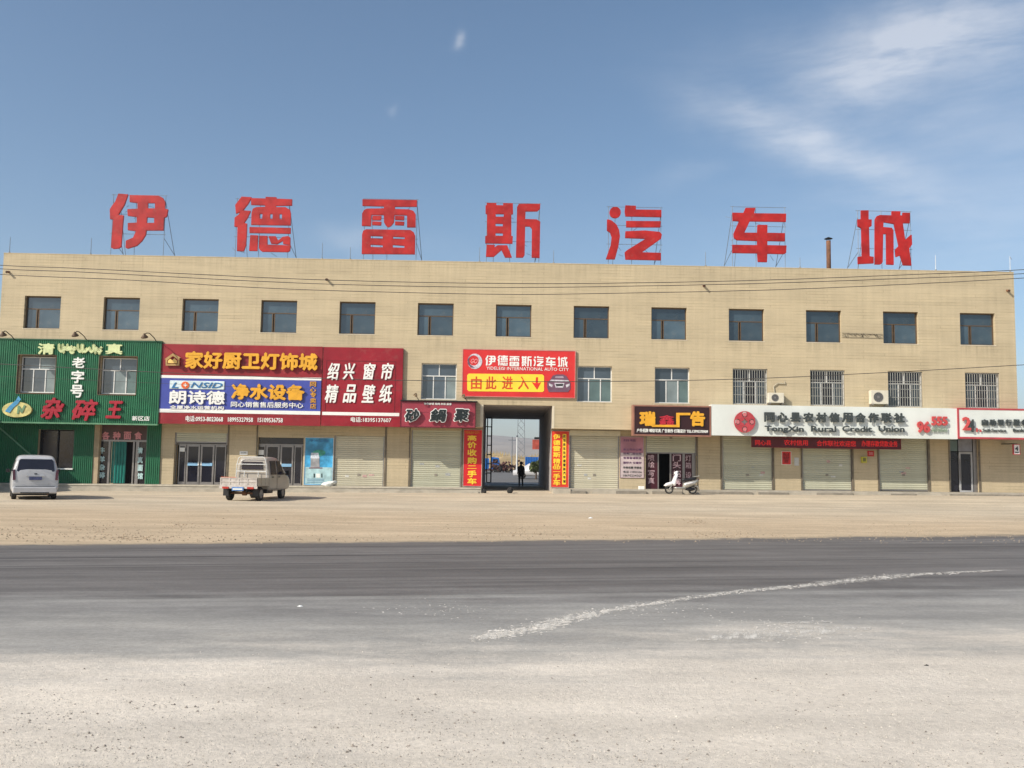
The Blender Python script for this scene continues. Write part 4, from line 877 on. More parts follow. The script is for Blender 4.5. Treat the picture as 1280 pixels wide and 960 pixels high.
board(t, (1267.5, 556, 1274.5, 567.5), y4, .1, WHITE, mat('rose_red_frame', (.42,.06,.07), .4), .03); text('4', (1269, 558, 1273, 563.5), BLACKL, t, y4-.02, .018, .03); text('24H', (1268.8, 564.5, 1273.4, 566.5), BLACKL, t, y4-.02, .018, .02)
MB().box(P(1266, 560, 0).x, P(1272, 560, 0).x, .0, YG, P(1270,555,0).z, P(1270,555,0).z+.03).build('bracket', BLK, t); rebase(t)
# ------------------------------------------------------------------ roof characters on their frames
names = ['first', 'second', 'third', 'fourth', 'fifth', 'sixth', 'last']
cols = [(130,235),(285,240),(445,240),(598,245),(750,250),(905,250),(1062,255)]
looks = ['leftmost red roof character, with a slanting left stroke and a hooked tail', 'red roof character with a crossed box and a heart-like base, second from the left', 'red roof character with four small dashes over a barred box, third from the left',
         'red roof character in the middle, a barred block beside a tall hooked stroke', 'red roof character with a round dot and a zigzag, third from the right', 'red roof character of three bars crossed by one upright, second from the right', 'rightmost red roof character, with a tall slanting crossed stroke']
def catp(o_, x_, y_): return (o_[0]+x_*90/960, o_[1]+y_*90/960)
YC = .28
for k, L in enumerate(GLY):
    o_ = cols[k]; t = thing('roof_character', looks[k], 'roof letter', group='red characters standing on the roof edge')
    ch_ = outline(L, RED, t, YC-.10, .10, lambda x_, y_: catp(o_, x_, y_), 'character'); base_ = [v.co.copy() for v in ch_.data.vertices]; fc_ = [tuple(p_.vertices) for p_ in ch_.data.polygons]; mb = MB()
    for i_, (dx_, dz_) in enumerate(((0,0), (.018,.018), (-.018,.018), (.018,-.018), (-.018,-.018))): mb.add([(v.x+dx_, v.y+i_*.0015, v.z+dz_) for v in base_], fc_)
    m2_ = bpy.data.meshes.new('character'); m2_.from_pydata(mb.v, [], mb.f); m2_.update(); m2_.materials.append(RED); ch_.data = m2_
    q = lambda x_, y_, Y=YC+.03: P(*catp(o_, x_, y_), Y)
    xa, xb = q(100, 400).x, q(820, 400).x; za, zb = ZT+.05, q(460, 90).z; r = .013
    mb = MB()
    for x in (xa+.05, xa+(xb-xa)*.45, xb-.03): mb.tube((x, YC+.04, za), (x, YC+.04, zb), r, 5)
    for z in (za+.04, za+(zb-za)*.36, za+(zb-za)*.68, zb-.02): mb.tube((xa-.05, YC+.05, z), (xb+.05, YC+.05, z), r*.9, 5)
    mb.build('front_frame', STEEL, t)
    mb = MB(); s_ = 1 if k < 3 else -1; xo = xb if k < 3 else xa
    for x in ((xa+.05, xb-.03) if k in (0, 5, 6) else (xb-.03,)):
        sx = .55 if k < 3 else -.45
        MB().tube((x, YC+.05, zb-.35), (x+sx*.5, YC+1.5, za-.6), r*1.15, 5).build('back_brace', STEEL, t); MB().tube((x, YC+.05, za+(zb-za)*.3), (x+sx*.35, YC+1.1, za+.35), r, 5).build('cross_tie', STEEL, t)
    MB().tube((xa+.4, YC+.05, zb-.5), (xa+.4, YC+1.4, za-.6), r, 5).build('back_brace', STEEL, t)
    mb = MB(); rnd = random.Random(k)
    for _ in range(7):
        x, z = rnd.uniform(xa, xb-.3), rnd.uniform(za+.3, zb-.3); mb.tube((x, YC, z), (x+rnd.choice((-.25,.25)), YC+.3, z+rnd.uniform(-.28,.28)), r*.8, 4)
    mb.build('tie_rod', STEEL, t)['kind'] = 'stuff'; rebase(t)
# lightning rods and the stove pipe
RP_ = [(12.5,296,314),(114,297.5,316.5),(403,303.5,321.5),(438,309,323),(599.5,309,326.5),(692,313,329.5),(882,315,333),(1000,322,334.5),(1169.5,319,338),(1262.5,320.5,339)]
lab = ['thin roof rod at the far left corner', 'thin roof rod just left of the first red character', 'thin roof rod between the second and third characters', 'short rod just left of the third character', 'thin rod at the left foot of the fourth character',
       'thin rod right of the fourth character', 'thin roof rod left of the sixth character', 'short rod between the sixth character and the stove pipe', 'pale roof rod right of the last character', 'roof rod with a bent tip at the far right corner']
for (a, b, c), l_ in zip(RP_, lab):
    X = P(a, (b+c)/2, .15).x; z1 = P(a, b, .15).z; t = thing('lightning_rod', l_, 'roof rod', (X, .15, ZT+.06), group='thin rods along the roof edge')
    MB().tube((0,0,0), (0,0,z1-ZT-.06), .016, 5, .011).build('rod', WHITEF if a > 1150 else STEEL, t); MB().tube((0,0,0), (0,0,.05), .05, 8).build('foot', STEEL, t)
    if a > 1250: MB().tube((0,0,z1-ZT-.08), (.1,0,z1-ZT-.22), .012, 5).build('tip', STEEL, t)
pt = P(1035.5, 301, 2.2); t = thing('stove_pipe', 'rusty brown stove pipe with a small cap rising behind the roof edge', 'chimney', (pt.x, 2.2, ZT-.7))
h_ = pt.z-ZT+.7; MB().tube((0,0,0), (0,0,h_), .12, 14).build('pipe', RUST, t, True)
MB().tube((-.09,0,h_), (-.09,0,h_+.12), .01, 4).tube((.09,0,h_), (.09,0,h_+.12), .01, 4).build('cap_strut', BLK, t); MB().ring((0,0,h_+.1), (0,0,1), [(0,.22),(.02,.21),(.11,.01),(.08,.01),(0,.20)], 16).build('cap', BLK, t)
# rain spouts
for (a, b), l_ in zip(((8.5,340),(408,349.5),(880.5,357.5),(1261.5,363.5)), ('rain spout on the top left corner of the wall', 'rain spout between the fourth and fifth top windows', 'rain spout above the ninth and tenth top windows', 'rain spout at the top right corner of the wall')):
    p = P(a, b, -.2); t = thing('rain_spout', l_, 'drain spout', (p.x, 0, p.z+.05), group='short spouts under the roof edge')
    MB().tube((0,.02,0), (0,-.20,-.05), .055, 8).build('pipe', RUST, t); MB().ring((0,-.20,-.05), (0,-.97,-.23), [(0,.055),(.012,.065),(.012,.05)], 8).build('rim', BLK, t)
# curved lamps over the green sign
for (a, b), l_ in zip(((3,416),(93,416.5),(180,418.5)), ('wall lamp at the left end above the green sign', 'wall lamp between the windows above the green sign', 'wall lamp above the right corner of the green sign')):
    p = P(a, b, -1.25); q = P(a+17, b+8, 0); t = thing('sign_lamp', l_, 'lamp', (q.x, 0, q.z), group='bent arm lamps over the green sign')
    pts = [Vector((0,-.13,-.05)), Vector((-.05,-.35,.12)), Vector((-.16,-.7,.30)), Vector(((p.x-q.x)*.75,-1.05,p.z-q.z+.12)), Vector((p.x-q.x, -1.22, p.z-q.z+.02))]
    MB().path(pts, .022, 6).build('arm', BLK, t); MB().ring(pts[-1], (0,.45,-.9), [(-.05,.03),(0,.06),(.12,.16),(.16,.17),(.15,.15),(.0,.04)], 14).build('lamp_shade', mat('lamp_brown', (.10,.06,.03), .4), t, True)
for (a, b), l_ in zip(((520,494.5),(580,496)), ('small clamp lamp on the left of the rose red sign', 'small clamp lamp on the right of the rose red sign')):
    p = P(a, b, -.75); q = P(a+4, 501, -.4); t = thing('spot_lamp', l_, 'lamp', (q.x, -.4, q.z), group='small lamps over the rose red sign')
    v = p-q; MB().tube((0,0,0), v, .018, 5).build('arm', BLK, t); MB().ring(v, (-.3,-.2,.4), [(-.06,.04),(0,.07),(.1,.11),(.09,.09)], 12).build('lamp_shade', mat('lamp_pale_brown', (.32,.24,.15), .4), t, True)
# air conditioners
def aircon(px, label, dx):
    X0, X1, Z0, Z1 = box_px(*px, -.34); w_, h_ = X1-X0, Z1-Z0; t = thing('air_conditioner', label, 'air conditioner', (X0, 0, Z0), group='outdoor air conditioner units')
    MB().box(0, w_, -.36, -.06, 0, h_).build('casing', mat('ivory_casing', (.62,.58,.47), .5, .06, 3, dirt=.2), t, bevel=.02)
    cx, cz = w_*.42, h_*.5; r = h_*.36
    MB().ring((cx,-.362,cz), (0,-1,0), [(-.004,r),(.012,r),(.012,r*.93),(-.004,r*.93)], 24).build('fan_ring', ALU, t)
    MB().ring((cx,-.361,cz), (0,-1,0), [(0,.001),(.002,r*.93)], 24).build('fan_opening', mat('fan_grey', (.10,.10,.10), .6), t)
    mb = MB()
    for i in range(12): a = i*math.pi/6; mb.tube((cx,-.37,cz), (cx+r*math.cos(a),-.37,cz+r*math.sin(a)), .006, 4)
    mb.build('fan_guard', ALU, t); MB().box(cx-r*.25, cx+r*.25, -.385, -.372, cz-r*.25, cz+r*.25).build('hub', ALU, t)
    MB().box(.05, .1, -.45, 0, -.06, -.01).box(w_-.1, w_-.05, -.45, 0, -.06, -.01).box(.05, .1, -.03, 0, -.3, -.06).box(w_-.1, w_-.05, -.03, 0, -.3, -.06).build('bracket', ALU, t)
    return t, w_, h_
t, w_, h_ = aircon((960.5,491,980,503.5), 'ivory air conditioner unit with looping pipes above the bank sign', 0)
MB().path([Vector(q) for q in ((w_*.5,-.06,h_), (w_*.45,-.05,h_+.35), (w_*.7,-.05,h_+.5), (w_*1.2,-.05,h_+.5), (w_*1.15,-.05,h_+.62))], .025, 6).path([Vector(q) for q in ((w_*.98,-.15,h_*.6), (w_*1.15,-.12,h_*.3), (w_*1.3,-.06,-.1))], .02, 6).build('pipe', mat('wrapped_pipe', (.40,.36,.27), .8), t)
t, w_, h_ = aircon((1088.5,488,1110.5,505), 'larger ivory air conditioner unit beside a barred window above the bank sign', 0)
# cable run between two top windows
p, q = P(1052.5, 419, -.02), P(1103.5, 420, -.02); t = thing('cable_bundle', 'tangled thin cables strung on the wall between two top floor windows', 'cables', (p.x, 0, p.z)); L_ = q.x-p.x
for dz in (.10, -.10):
    MB().tube((0,-.03,dz), (L_,-.03,dz-.02), .010, 4).build('cable', BLK, t)
mb = MB(); rnd = random.Random(3)
pts = [Vector((L_*i/40, -.03-.02*rnd.random(), rnd.uniform(-.12,.12) if 2 < i < 38 else 0)) for i in range(41)]; mb.path(pts, .009, 4).build('cable', BLK, t)
# ------------------------------------------------------------------ overhead lines
def wire(label, pts, Y, r=.0125):
    w3 = [P(a, b, Y) for a, b in pts]; o3 = w3[len(w3)//2].copy(); n = len(w3); out = []
    for i in range(n-1):
        p0, p1, p2, p3 = w3[max(0, i-1)], w3[i], w3[i+1], w3[min(n-1, i+2)]
        for k in range(6):
            u = k/6; out.append(.5*((2*p1)+(p2-p0)*u+(2*p0-5*p1+4*p2-p3)*u*u+(3*p1-p0-3*p2+p3)*u**3))
    out.append(w3[-1])
    o = MB().path([v-o3 for v in out], r, 5).build('power_line', mat('black_cable', (.05,.045,.04), .6)); o.location = o3
    tag(o, label, 'power line', 'overhead lines strung across the facade')
wire('uppermost line strung across the top floor wall', [(-500,292),(-200,317),(0,331.5),(100,335.5),(320,346.5),(460,351.5),(640,354.5),(800,353.5),(960,350),(1120,344),(1280,337),(1500,322),(1800,298)], -14)
wire('middle line of the close pair across the top floor wall', [(-500,300),(-200,322),(0,336),(100,340),(320,351.5),(460,356.5),(640,359.3),(800,357.5),(960,354),(1120,348.5),(1280,342),(1500,327),(1800,303)], -13.5)
wire('lowest of the three lines just above the top windows', [(-500,306),(-200,329),(0,343),(160,350),(320,359.5),(460,364.5),(640,368),(800,366),(960,362.5),(1120,356),(1280,347.5),(1500,333),(1800,309)], -13)
wire('single line crossing the signs at second floor height', [(-500,430),(-200,445),(0,455),(190,465),(350,471.5),(505,475.5),(720,477),(900,474.5),(1050,468.5),(1280,456),(1500,442),(1800,420)], -13)
wire('faint thin line crossing the green and red signs', [(-500,448),(-200,462),(0,470.5),(130,476),(300,483.5),(420,487),(505,488.5)], -1.2, .007)
# ------------------------------------------------------------------ platform in front of the shops
def zp(x): return .455+.0054*x
PV = thing('raised_pavement', None, None); PV['kind'] = 'structure'
def slab(x0, x1, y0, y1, dz0, dz1, n=14):
    mb = MB()
    for i in range(n):
        a, b = x0+(x1-x0)*i/n, x0+(x1-x0)*(i+1)/n; za, zb_ = zp(a), zp(b)
        mb.quad((a,y0,za+dz1),(b,y0,zb_+dz1),(b,y1,zb_+dz1),(a,y1,za+dz1)); mb.quad((a,y0,za+dz0),(b,y0,zb_+dz0),(b,y0,zb_+dz1),(a,y0,za+dz1))
    for x in (x0, x1): mb.quad((x,y0,zp(x)+dz0),(x,y1,zp(x)+dz0),(x,y1,zp(x)+dz1),(x,y0,zp(x)+dz1))
    return mb
slab(XL-5, G0-.02, -.5, YG+.4, -.8, 0).build('pavement_slab', CONC, PV); slab(XL-5, P(598,614,-.85).x, -.88, -.499, -.8, -.17).build('lower_step', CONC, PV)
slab(G1+.02, XR+4, -.4, YG+.4, -.8, 0).build('pavement_slab', CONC, PV)
slab(XL-5, G0-.03, -.53, -.45, -.045, .004).build('step_edge', mat('pale_edge_stone', (.52,.47,.37), .85, .2, 2, dirt=.3), PV)
x = G1+.1; rnd = random.Random(9)
while x < XR+3:
    L_ = rnd.uniform(1.2, 2.0); z = zp(x)-.01
    MB().box(x, x+L_, -.52, -.401, z-.5, z-.06+rnd.uniform(-.01,.01)).build('kerb_stone', CONC2 if rnd.random() < .75 else CONC, PV); x += L_+rnd.choice((.02,.03,.3))
MB().box(G1+.06, P(714,612,-.9).x, -.55, -.2, .3, zp(29)+.01).build('ramp_block', CONC, PV)
# neighbouring wing just outside the frame on the left: it shades the left end of the green shop
t = thing('side_wing', 'low tan wing standing forward of the building beyond the left edge', 'building')
MB().box(XL-9, XL-1.5, -6.5, 1.5, -.3, 5.0).build('wall', WALLG, t); MB().box(XL-9.1, XL-1.4, -6.6, 1.5, 5.0, 5.1).build('coping', CONC, t); rebase(t)

p, q = P(-14, 523, .25), P(41, 571, .75); o = MB().tube((0,0,0), q-p, .045, 8).build('slanting_streak', mat('pale_green_streak', (.10,.22,.13), .5)); o.location = p; tag(o, 'pale green streak slanting down the dark green wall above the minivan', 'pipe')  # tube drawn along a pale diagonal streak on the wall
# ------------------------------------------------------------------ vehicles
def wheel(parent, x, y, r, w_, rear=False):
    o = MB().ring((0,0,0), (1,0,0), [(-w_/2,r*.62),(-w_/2,r*.92),(-w_*.38,r),(w_*.38,r),(w_/2,r*.92),(w_/2,r*.62),(-w_/2,r*.62)], 24).build('wheel', TYRE, parent, True); o.location = (x, y, r)
    s_ = 1 if x > 0 else -1
    MB().ring((0,0,0), (s_,0,0), [(w_*.32,.001),(w_*.42,r*.16),(w_*.28,r*.2),(w_*.26,r*.5),(w_*.5,r*.62),(w_*.1,r*.62)], 20).build('rim', RIM, o, True)
    return o
def loft(secs, closed=True):
    """secs: rings of equal length"""
    mb = MB(); n = len(secs[0]); vs = [v for s_ in secs for v in s_]
    fs = [(j*n+i, j*n+(i+1) % n, (j+1)*n+(i+1) % n, (j+1)*n+i) for j in range(len(secs)-1) for i in range(n)]
    fs += [tuple(range(n))[::-1], tuple(range((len(secs)-1)*n, len(secs)*n))]
    return mb.add(vs, fs)
def ring_sec(y, zb, zt, wb, wm, wt, zm, shear=0.0):
    """body section: bottom half width wb, waist wm at zm, roof wt; shear leans it along y with height"""
    pts = [(-wb*.9, zb), (-wb, zb+.06), (-wm, zb+.22), (-wm*1.0, zm), (-(wm*.35+wt*.65), zm+(zt-zm)*.62), (-wt, zt-.10), (-wt*.90, zt-.03), (-wt*.6, zt)]
    pts = pts + [(-x_, z_) for x_, z_ in pts[::-1]]
    return [(x_, y+shear*max(0, z_-zb), z_) for x_, z_ in pts]
def subd(o, lv=1):
    m_ = o.modifiers.new('subdivision', 'SUBSURF'); m_.levels = lv; m_.render_levels = lv
PAINT = mat('dusty_white_paint', (.50,.50,.51), .35, .08, 1.5, coat=.5, dirt=.25)
CGLASS = glass('car_glass', (.018,.016,.028), 1.5, .04)
TAIL = mat('tail_lamp_red', (.10,.02,.025), .25, .2, 6, coat=.8)
def van(loc, rz):
    t = thing('minivan', 'white minivan parked with its rear to the road by the green restaurant', 'van', loc, rz)
    secs = [ring_sec(0.0, .30, 1.02, .76, .80, .74, .92, .02), ring_sec(.03, .28, 1.50, .79, .82, .66, .98, .10), ring_sec(.10, .26, 1.68, .80, .83, .655, .98, .11),
            ring_sec(.55, .24, 1.74, .80, .83, .66, .98, .02), ring_sec(2.2, .24, 1.75, .80, .83, .66, .98), ring_sec(2.75, .24, 1.70, .80, .83, .65, .98),
            ring_sec(3.45, .24, 1.14, .80, .83, .68, .95), ring_sec(3.9, .26, 1.00, .76, .79, .66, .85), ring_sec(4.05, .30, .85, .70, .72, .60, .70)]
    b = loft(secs).build('body', PAINT, t, True); subd(b, 2)
    # rear window follows the tailgate
    y_ = lambda z: .005+.115*max(0, z-.30)
    def panel(name, poly, mt, off, th=.02):
        mb = MB(); n = len(poly); vs = [(x_, y_(z_)-off, z_) for x_, z_ in poly]+[(x_, y_(z_)-off+th+.05, z_) for x_, z_ in poly]
        mb.add(vs, [tuple(range(n)), tuple(range(n, 2*n))[::-1]]+[(i, n+i, n+(i+1) % n, (i+1) % n) for i in range(n)]); return mb.build(name, mt, t)
    panel('rear_window', [(-.60,1.08),(.60,1.08),(.66,1.12),(.60,1.50),(.55,1.57),(-.55,1.57),(-.60,1.50),(-.66,1.12)], CGLASS, .040)
    panel('tailgate_seam', [(-.68,.50),(.68,.50),(.68,.515),(-.68,.515)], BLK, .060)
    panel('licence_plate', [(-.22,.76),(.22,.76),(.22,.89),(-.22,.89)], mat('plate_blue_dirty', (.07,.08,.16), .5, .3, 20), .085)
    panel('plate_garnish', [(-.34,.90),(.34,.90),(.30,.945),(-.30,.945)], PAINT, .085)
    panel('emblem', [(-.05,.98),(.05,.98),(.05,1.02),(-.05,1.02)], BLK, .075)
    for s_ in (-1, 1): panel('tail_lamp', [(s_*.69,.76),(s_*.79,.76),(s_*.80,1.14),(s_*.73,1.17),(s_*.70,1.0)], TAIL, .052, .06)
    MB().box(-.78, .78, -.07, .12, .24, .50).build('bumper', PAINT, t, bevel=.05)
    MB().box(-.5, .5, -.073, -.06, .25, .29).build('bumper_vent', BLK, t)
    for s_ in (-1, 1):
        for y0, y1 in ((.75,1.6),(1.72,2.5)): MB().add([(s_*.815,y0,1.08),(s_*.815,y1,1.08),(s_*.705,y1,1.52),(s_*.705,y0+.05,1.52),(s_*.78,y0,1.08),(s_*.78,y1,1.08),(s_*.67,y1,1.52),(s_*.67,y0+.05,1.52)], [(0,1,2,3),(4,5,6,7),(0,1,5,4),(1,2,6,5),(2,3,7,6),(3,0,4,7)]).build('side_window', CGLASS, t)
        MB().box(min(s_*.86,s_*1.0), max(s_*.86,s_*1.0), 2.72, 2.78, 1.02, 1.16).box(min(s_*.78,s_*.88), max(s_*.78,s_*.88), 2.73, 2.77, 1.04, 1.07).build('mirror', BLK, t, bevel=.015)
        wheel(t, s_*.70, .62, .29, .18); wheel(t, s_*.70, 3.2, .29, .18)
    MB().box(-.74, .74, .25, 3.7, .16, .30).build('underbody', BLK, t)
    MB().tube((.45,-.03,.2),(.45,.3,.2),.03,8).build('exhaust', RUST, t)
p = RP(43, 622.5) if False else None
vd_ = 37.0
def at(px, py, depth):
    d = ray(px, py); return CAMP+d*(depth/(d.dot(FW)))
q = at(43, 622.8, 36.4); vanloc = Vector((q.x, q.y, gz(q.x, q.y)+.005))
van(vanloc, R(28))
BEI = mat('champagne_truck_paint', (.38,.34,.285), .38, .10, 1.5, coat=.4, dirt=.35)
BEI2 = mat('pale_worn_panel', (.46,.42,.38), .5, .22, 5, dirt=.5)
def truck(loc, rz):
    t = thing('pickup_truck', 'small champagne double-cab truck with a dropside bed parked before the glass doors', 'truck', loc, rz)
    secs = [ring_sec(1.32, .42, 1.60, .70, .74, .58, .98, -.02), ring_sec(1.36, .38, 1.74, .73, .75, .60, .98, .02), ring_sec(1.5, .36, 1.80, .73, .755, .61, .98), ring_sec(2.5, .34, 1.80, .73, .755, .61, .98), ring_sec(2.75, .34, 1.73, .73, .755, .60, .98),
            ring_sec(3.45, .36, 1.16, .73, .75, .64, .95), ring_sec(3.75, .40, 1.0, .70, .73, .62, .85), ring_sec(3.85, .44, .85, .66, .68, .58, .7)]
    b = loft(secs).build('cab', BEI, t, True); subd(b, 2)
    MB().add([(x_, y_, z_) for y_ in (1.27, 1.42) for x_, z_ in ((-.46,1.26),(.46,1.26),(.42,1.58),(-.42,1.58))], [(0,1,2,3),(4,5,6,7),(0,1,5,4),(1,2,6,5),(2,3,7,6),(3,0,4,7)]).build('rear_window', CGLASS, t)
    for s_ in (-1, 1):
        for y0, y1, c_ in ((1.50,2.12,0),(2.22,2.98,.35)):
            v = [(.735,y0,1.05),(.735,y1,1.05),(.645,y1-c_,1.62),(.645,y0+.06,1.62)]
            MB().add([(s_*(x_+o_), y_, z_) for o_ in (.016,-.03) for x_, y_, z_ in v], [(0,1,2,3),(4,5,6,7),(0,1,5,4),(1,2,6,5),(2,3,7,6),(3,0,4,7)]).build('side_window', CGLASS, t)
            MB().box(min(s_*.752,s_*.77), max(s_*.752,s_*.77), y0+.1, y0+.28, .93, .97).build('door_handle', BLK, t)
        MB().box(min(s_*.757,s_*.763), max(s_*.757,s_*.763), 2.165, 2.18, .45, 1.06).build('door_seam', BLK, t)
        MB().box(min(s_*.82,s_*.98), max(s_*.82,s_*.98), 2.92, 3.0, 1.02, 1.22).box(min(s_*.72,s_*.84), max(s_*.72,s_*.84), 2.94, 2.98, 1.05, 1.09).build('mirror', BLK, t, bevel=.02)
        wheel(t, s_*.62, .62, .28, .17); wheel(t, s_*.62, 3.05, .28, .17)
    # bed
    MB().box(-.76, .76, 0.0, 1.26, .62, .68).build('bed_floor', BEI2, t)
    def side(x, name='side_board'):
        mb = MB().box(x-.015, x+.015, 0, 1.26, .60, .93)
        for z in (.63, .78, .90): mb.box(x-.03, x+.03, 0, 1.26, z-.015, z+.02)
        for y_ in (.02, .42, .84, 1.24): mb.box(x-.028, x+.028, y_-.02, y_+.02, .60, .93)
        return mb.build(name, BEI if x > 0 else BEI2, t)
    side(-.76); side(.76)
    mb = MB().box(-.76, .76, -.015, .015, .60, .93)
    for z in (.62, .77, .91): mb.box(-.77, .77, -.035, .02, z-.018, z+.02)
    for x_ in (-.74, -.37, 0, .37, .74): mb.box(x_-.02, x_+.02, -.03, .02, .60, .93)
    mb.build('tailgate', BEI2, t); MB().box(-.74, -.1, -.04, -.034, .935, .955).build('reflector_strip', mat('orange_red_strip', (.55,.12,.04), .5), t)
    MB().box(-.80, .80, -.06, -.02, .50, .60).build('rear_beam', BEI2, t)
    for s_ in (-1, 1): MB().box(s_*.52-.13, s_*.52+.13, -.09, -.06, .49, .57).build('tail_lamp', mat('red_lamp', (.38,.03,.02), .3), t)
    MB().box(-.24, .24, -.10, -.065, .42, .56).build('licence_plate', mat('plate_blue', (.10,.22,.50), .4, .3, 12), t); MB().box(-.20, .20, -.106, -.101, .45, .51).build('plate_characters', WHITEP, t)
    # rack behind the cab
    mb = MB(); r = .018
    for x_ in (-.66, .66): mb.path([Vector(v) for v in ((x_,1.22,.90),(x_*.96,1.22,1.45),(x_*.86,1.22,1.72),(x_*.74,1.22,1.77))], r, 6)
    mb.tube((-.49,1.22,1.77),(.49,1.22,1.77),r,6)
    for z in (1.18, 1.47): mb.tube((-.65,1.22,z),(.65,1.22,z),r,6)
    mb.tube((-.3,1.22,.95),(-.3,1.22,1.18),r,6).tube((.3,1.22,.95),(.3,1.22,1.18),r,6); mb.build('cab_rack', WHITEF, t)
    MB().box(-.32, -.26, .1, 3.6, .36, .48).box(.26, .32, .1, 3.6, .36, .48).build('chassis_rail', BLK, t)
    MB().tube((-.6,.62,.30),(.6,.62,.30),.045,8).ring((0,.62,.30),(1,0,0),[(-.13,.02),(-.08,.10),(.08,.10),(.13,.02)],12).build('rear_axle', RUST, t)
    for x_ in (-.5, .5): MB().path([Vector(v) for v in ((x_,.15,.46),(x_,.62,.34),(x_,1.1,.46))], .022, 6).build('leaf_spring', BLK, t)
    for x_ in (-.62, .62): MB().box(x_-.12, x_+.12, .22, .24, .20, .52).build('mud_flap', BLK, t)
    MB().box(.34, .66, 1.3, 2.0, .28, .45).build('fuel_tank', BLK, t, bevel=.03)
q = at(297, 626, 37.4); truck(Vector((q.x+.02, q.y, gz(q.x, q.y)+.005)), R(-8))
# scooter, facing left, on the earth before the advertising shop
def scooter(loc, rz):
    t = thing('scooter', 'white and silver scooter with a black seat parked outside the advertising shop', 'scooter', loc, rz)
    WH_ = mat('scooter_white', (.78,.77,.78), .2, .04, 3, coat=.8); SV = mat('scooter_silver', (.42,.41,.37), .35, .15, 6, metal=.4, dirt=.3)
    def wh(x, r):
        o = MB().ring((0,0,0),(0,1,0),[(-.045,r*.7),(-.05,r*.9),(0,r),(.05,r*.9),(.045,r*.7),(-.045,r*.7)],22).build('wheel', TYRE, t, True); o.location = (x,0,r)
        mb = MB().ring((0,0,0),(0,1,0),[(-.03,r*.62),(-.03,r*.72),(.03,r*.72),(.03,r*.62),(-.03,r*.62)],20).tube((0,-.05,0),(0,.05,0),.04,10)
        for i in range(5): a = i*math.pi*.4; mb.tube((0,0,0),(r*.66*math.cos(a),0,r*.66*math.sin(a)),.012,4)
        mb.build('rim', RIM, o)
    wh(-.60, .215); wh(.56, .215)
    def body(name, prof, w0, mt, w1=None):
        # prof: side outline of (x, z); narrower at the outline, full width inside
        n = len(prof); cx = sum(p_[0] for p_ in prof)/n; cz = sum(p_[1] for p_ in prof)/n; w1 = w1 or w0*.55
        vs = [(x_, -w1, z_) for x_, z_ in prof]+[(x_, w1, z_) for x_, z_ in prof]+[(cx+(x_-cx)*.72, -w0, cz+(z_-cz)*.72) for x_, z_ in prof]+[(cx+(x_-cx)*.72, w0, cz+(z_-cz)*.72) for x_, z_ in prof]
        fs = [(i,(i+1)%n,n+(i+1)%n,n+i) for i in range(n)]+[(i,(i+1)%n,2*n+(i+1)%n,2*n+i) for i in range(n)]+[(n+i,n+(i+1)%n,3*n+(i+1)%n,3*n+i) for i in range(n)]+[tuple(range(2*n,3*n)),tuple(range(3*n,4*n))]
        return MB().add(vs, fs).build(name, mt, t, True)
    body('front_fender', [(-.86,.40),(-.74,.52),(-.60,.56),(-.44,.62),(-.40,.56),(-.46,.42),(-.60,.38),(-.76,.36)], .10, WH_)
    body('leg_shield', [(-.47,.55),(-.36,.82),(-.30,.96),(-.18,1.0),(-.20,.86),(-.28,.62),(-.30,.42),(-.38,.38)], .20, WH_, .14)
    body('floorboard', [(-.40,.30),(-.32,.24),(.18,.22),(.26,.30),(.20,.34),(-.30,.34)], .16, SV)
    body('side_cover', [(.06,.34),(.10,.52),(.34,.62),(.66,.66),(.84,.74),(.82,.62),(.66,.46),(.40,.34),(.20,.28)], .17, SV, .08)
    body('rear_panel', [(.12,.52),(.40,.58),(.60,.60),(.52,.52),(.30,.47)], .185, WH_, .15)
    body('seat', [(-.02,.66),(.05,.74),(.22,.76),(.34,.75),(.46,.81),(.70,.83),(.76,.78),(.66,.70),(.30,.64),(.05,.60)], .13, BLK, .10)
    body('engine', [(.20,.20),(.18,.34),(.40,.36),(.62,.30),(.66,.20),(.44,.14)], .11, BLK)
    body('rear_fender', [(.62,.44),(.80,.42),(.88,.26),(.90,.14),(.84,.16),(.78,.36),(.62,.38)], .08, SV)
    MB().tube((-.60,-.07,.215),(-.38,-.07,.60),.022,6).tube((-.60,.07,.215),(-.38,.07,.60),.022,6).tube((-.38,0,.60),(-.22,0,1.02),.025,6).build('fork', SV, t)
    MB().path([Vector(v) for v in ((-.12,-.33,1.02),(-.22,-.15,1.02),(-.24,0,1.0),(-.22,.15,1.02),(-.12,.33,1.02))], .016, 6).build('handlebar', BLK, t)
    body('headlamp_cowl', [(-.36,.96),(-.33,1.06),(-.22,1.12),(-.14,1.06),(-.16,.96),(-.26,.92)], .13, WH_, .09)
    for s_ in (-1, 1):
        MB().tube((-.19,s_*.2,1.02),(-.16,s_*.26,1.18),.007,5).build('mirror_stem', BLK, t); MB().ring((-.16,s_*.26,1.22),(1,0,0),[(-.01,.01),(-.01,.05),(.01,.055),(.012,.01)],12).build('mirror', BLK, t)
    MB().path([Vector(v) for v in ((.62,-.1,.84),(.84,-.1,.88),(.9,0,.9),(.84,.1,.88),(.62,.1,.84))], .014, 6).build('rear_rack', SV, t)
    MB().box(.82, .88, -.07, .07, .68, .76).build('tail_lamp', TAIL, t, bevel=.015)
    MB().tube((.05,-.1,.22),(.02,-.2,.0),.012,5).build('side_stand', BLK, t); MB().tube((.3,.14,.22),(.8,.16,.3),.04,8).build('exhaust', SV, t, True)
q = P(851, 616, -1.35); scooter(Vector((q.x, -1.45, gz(q.x, -1.45)+.035)), R(3))
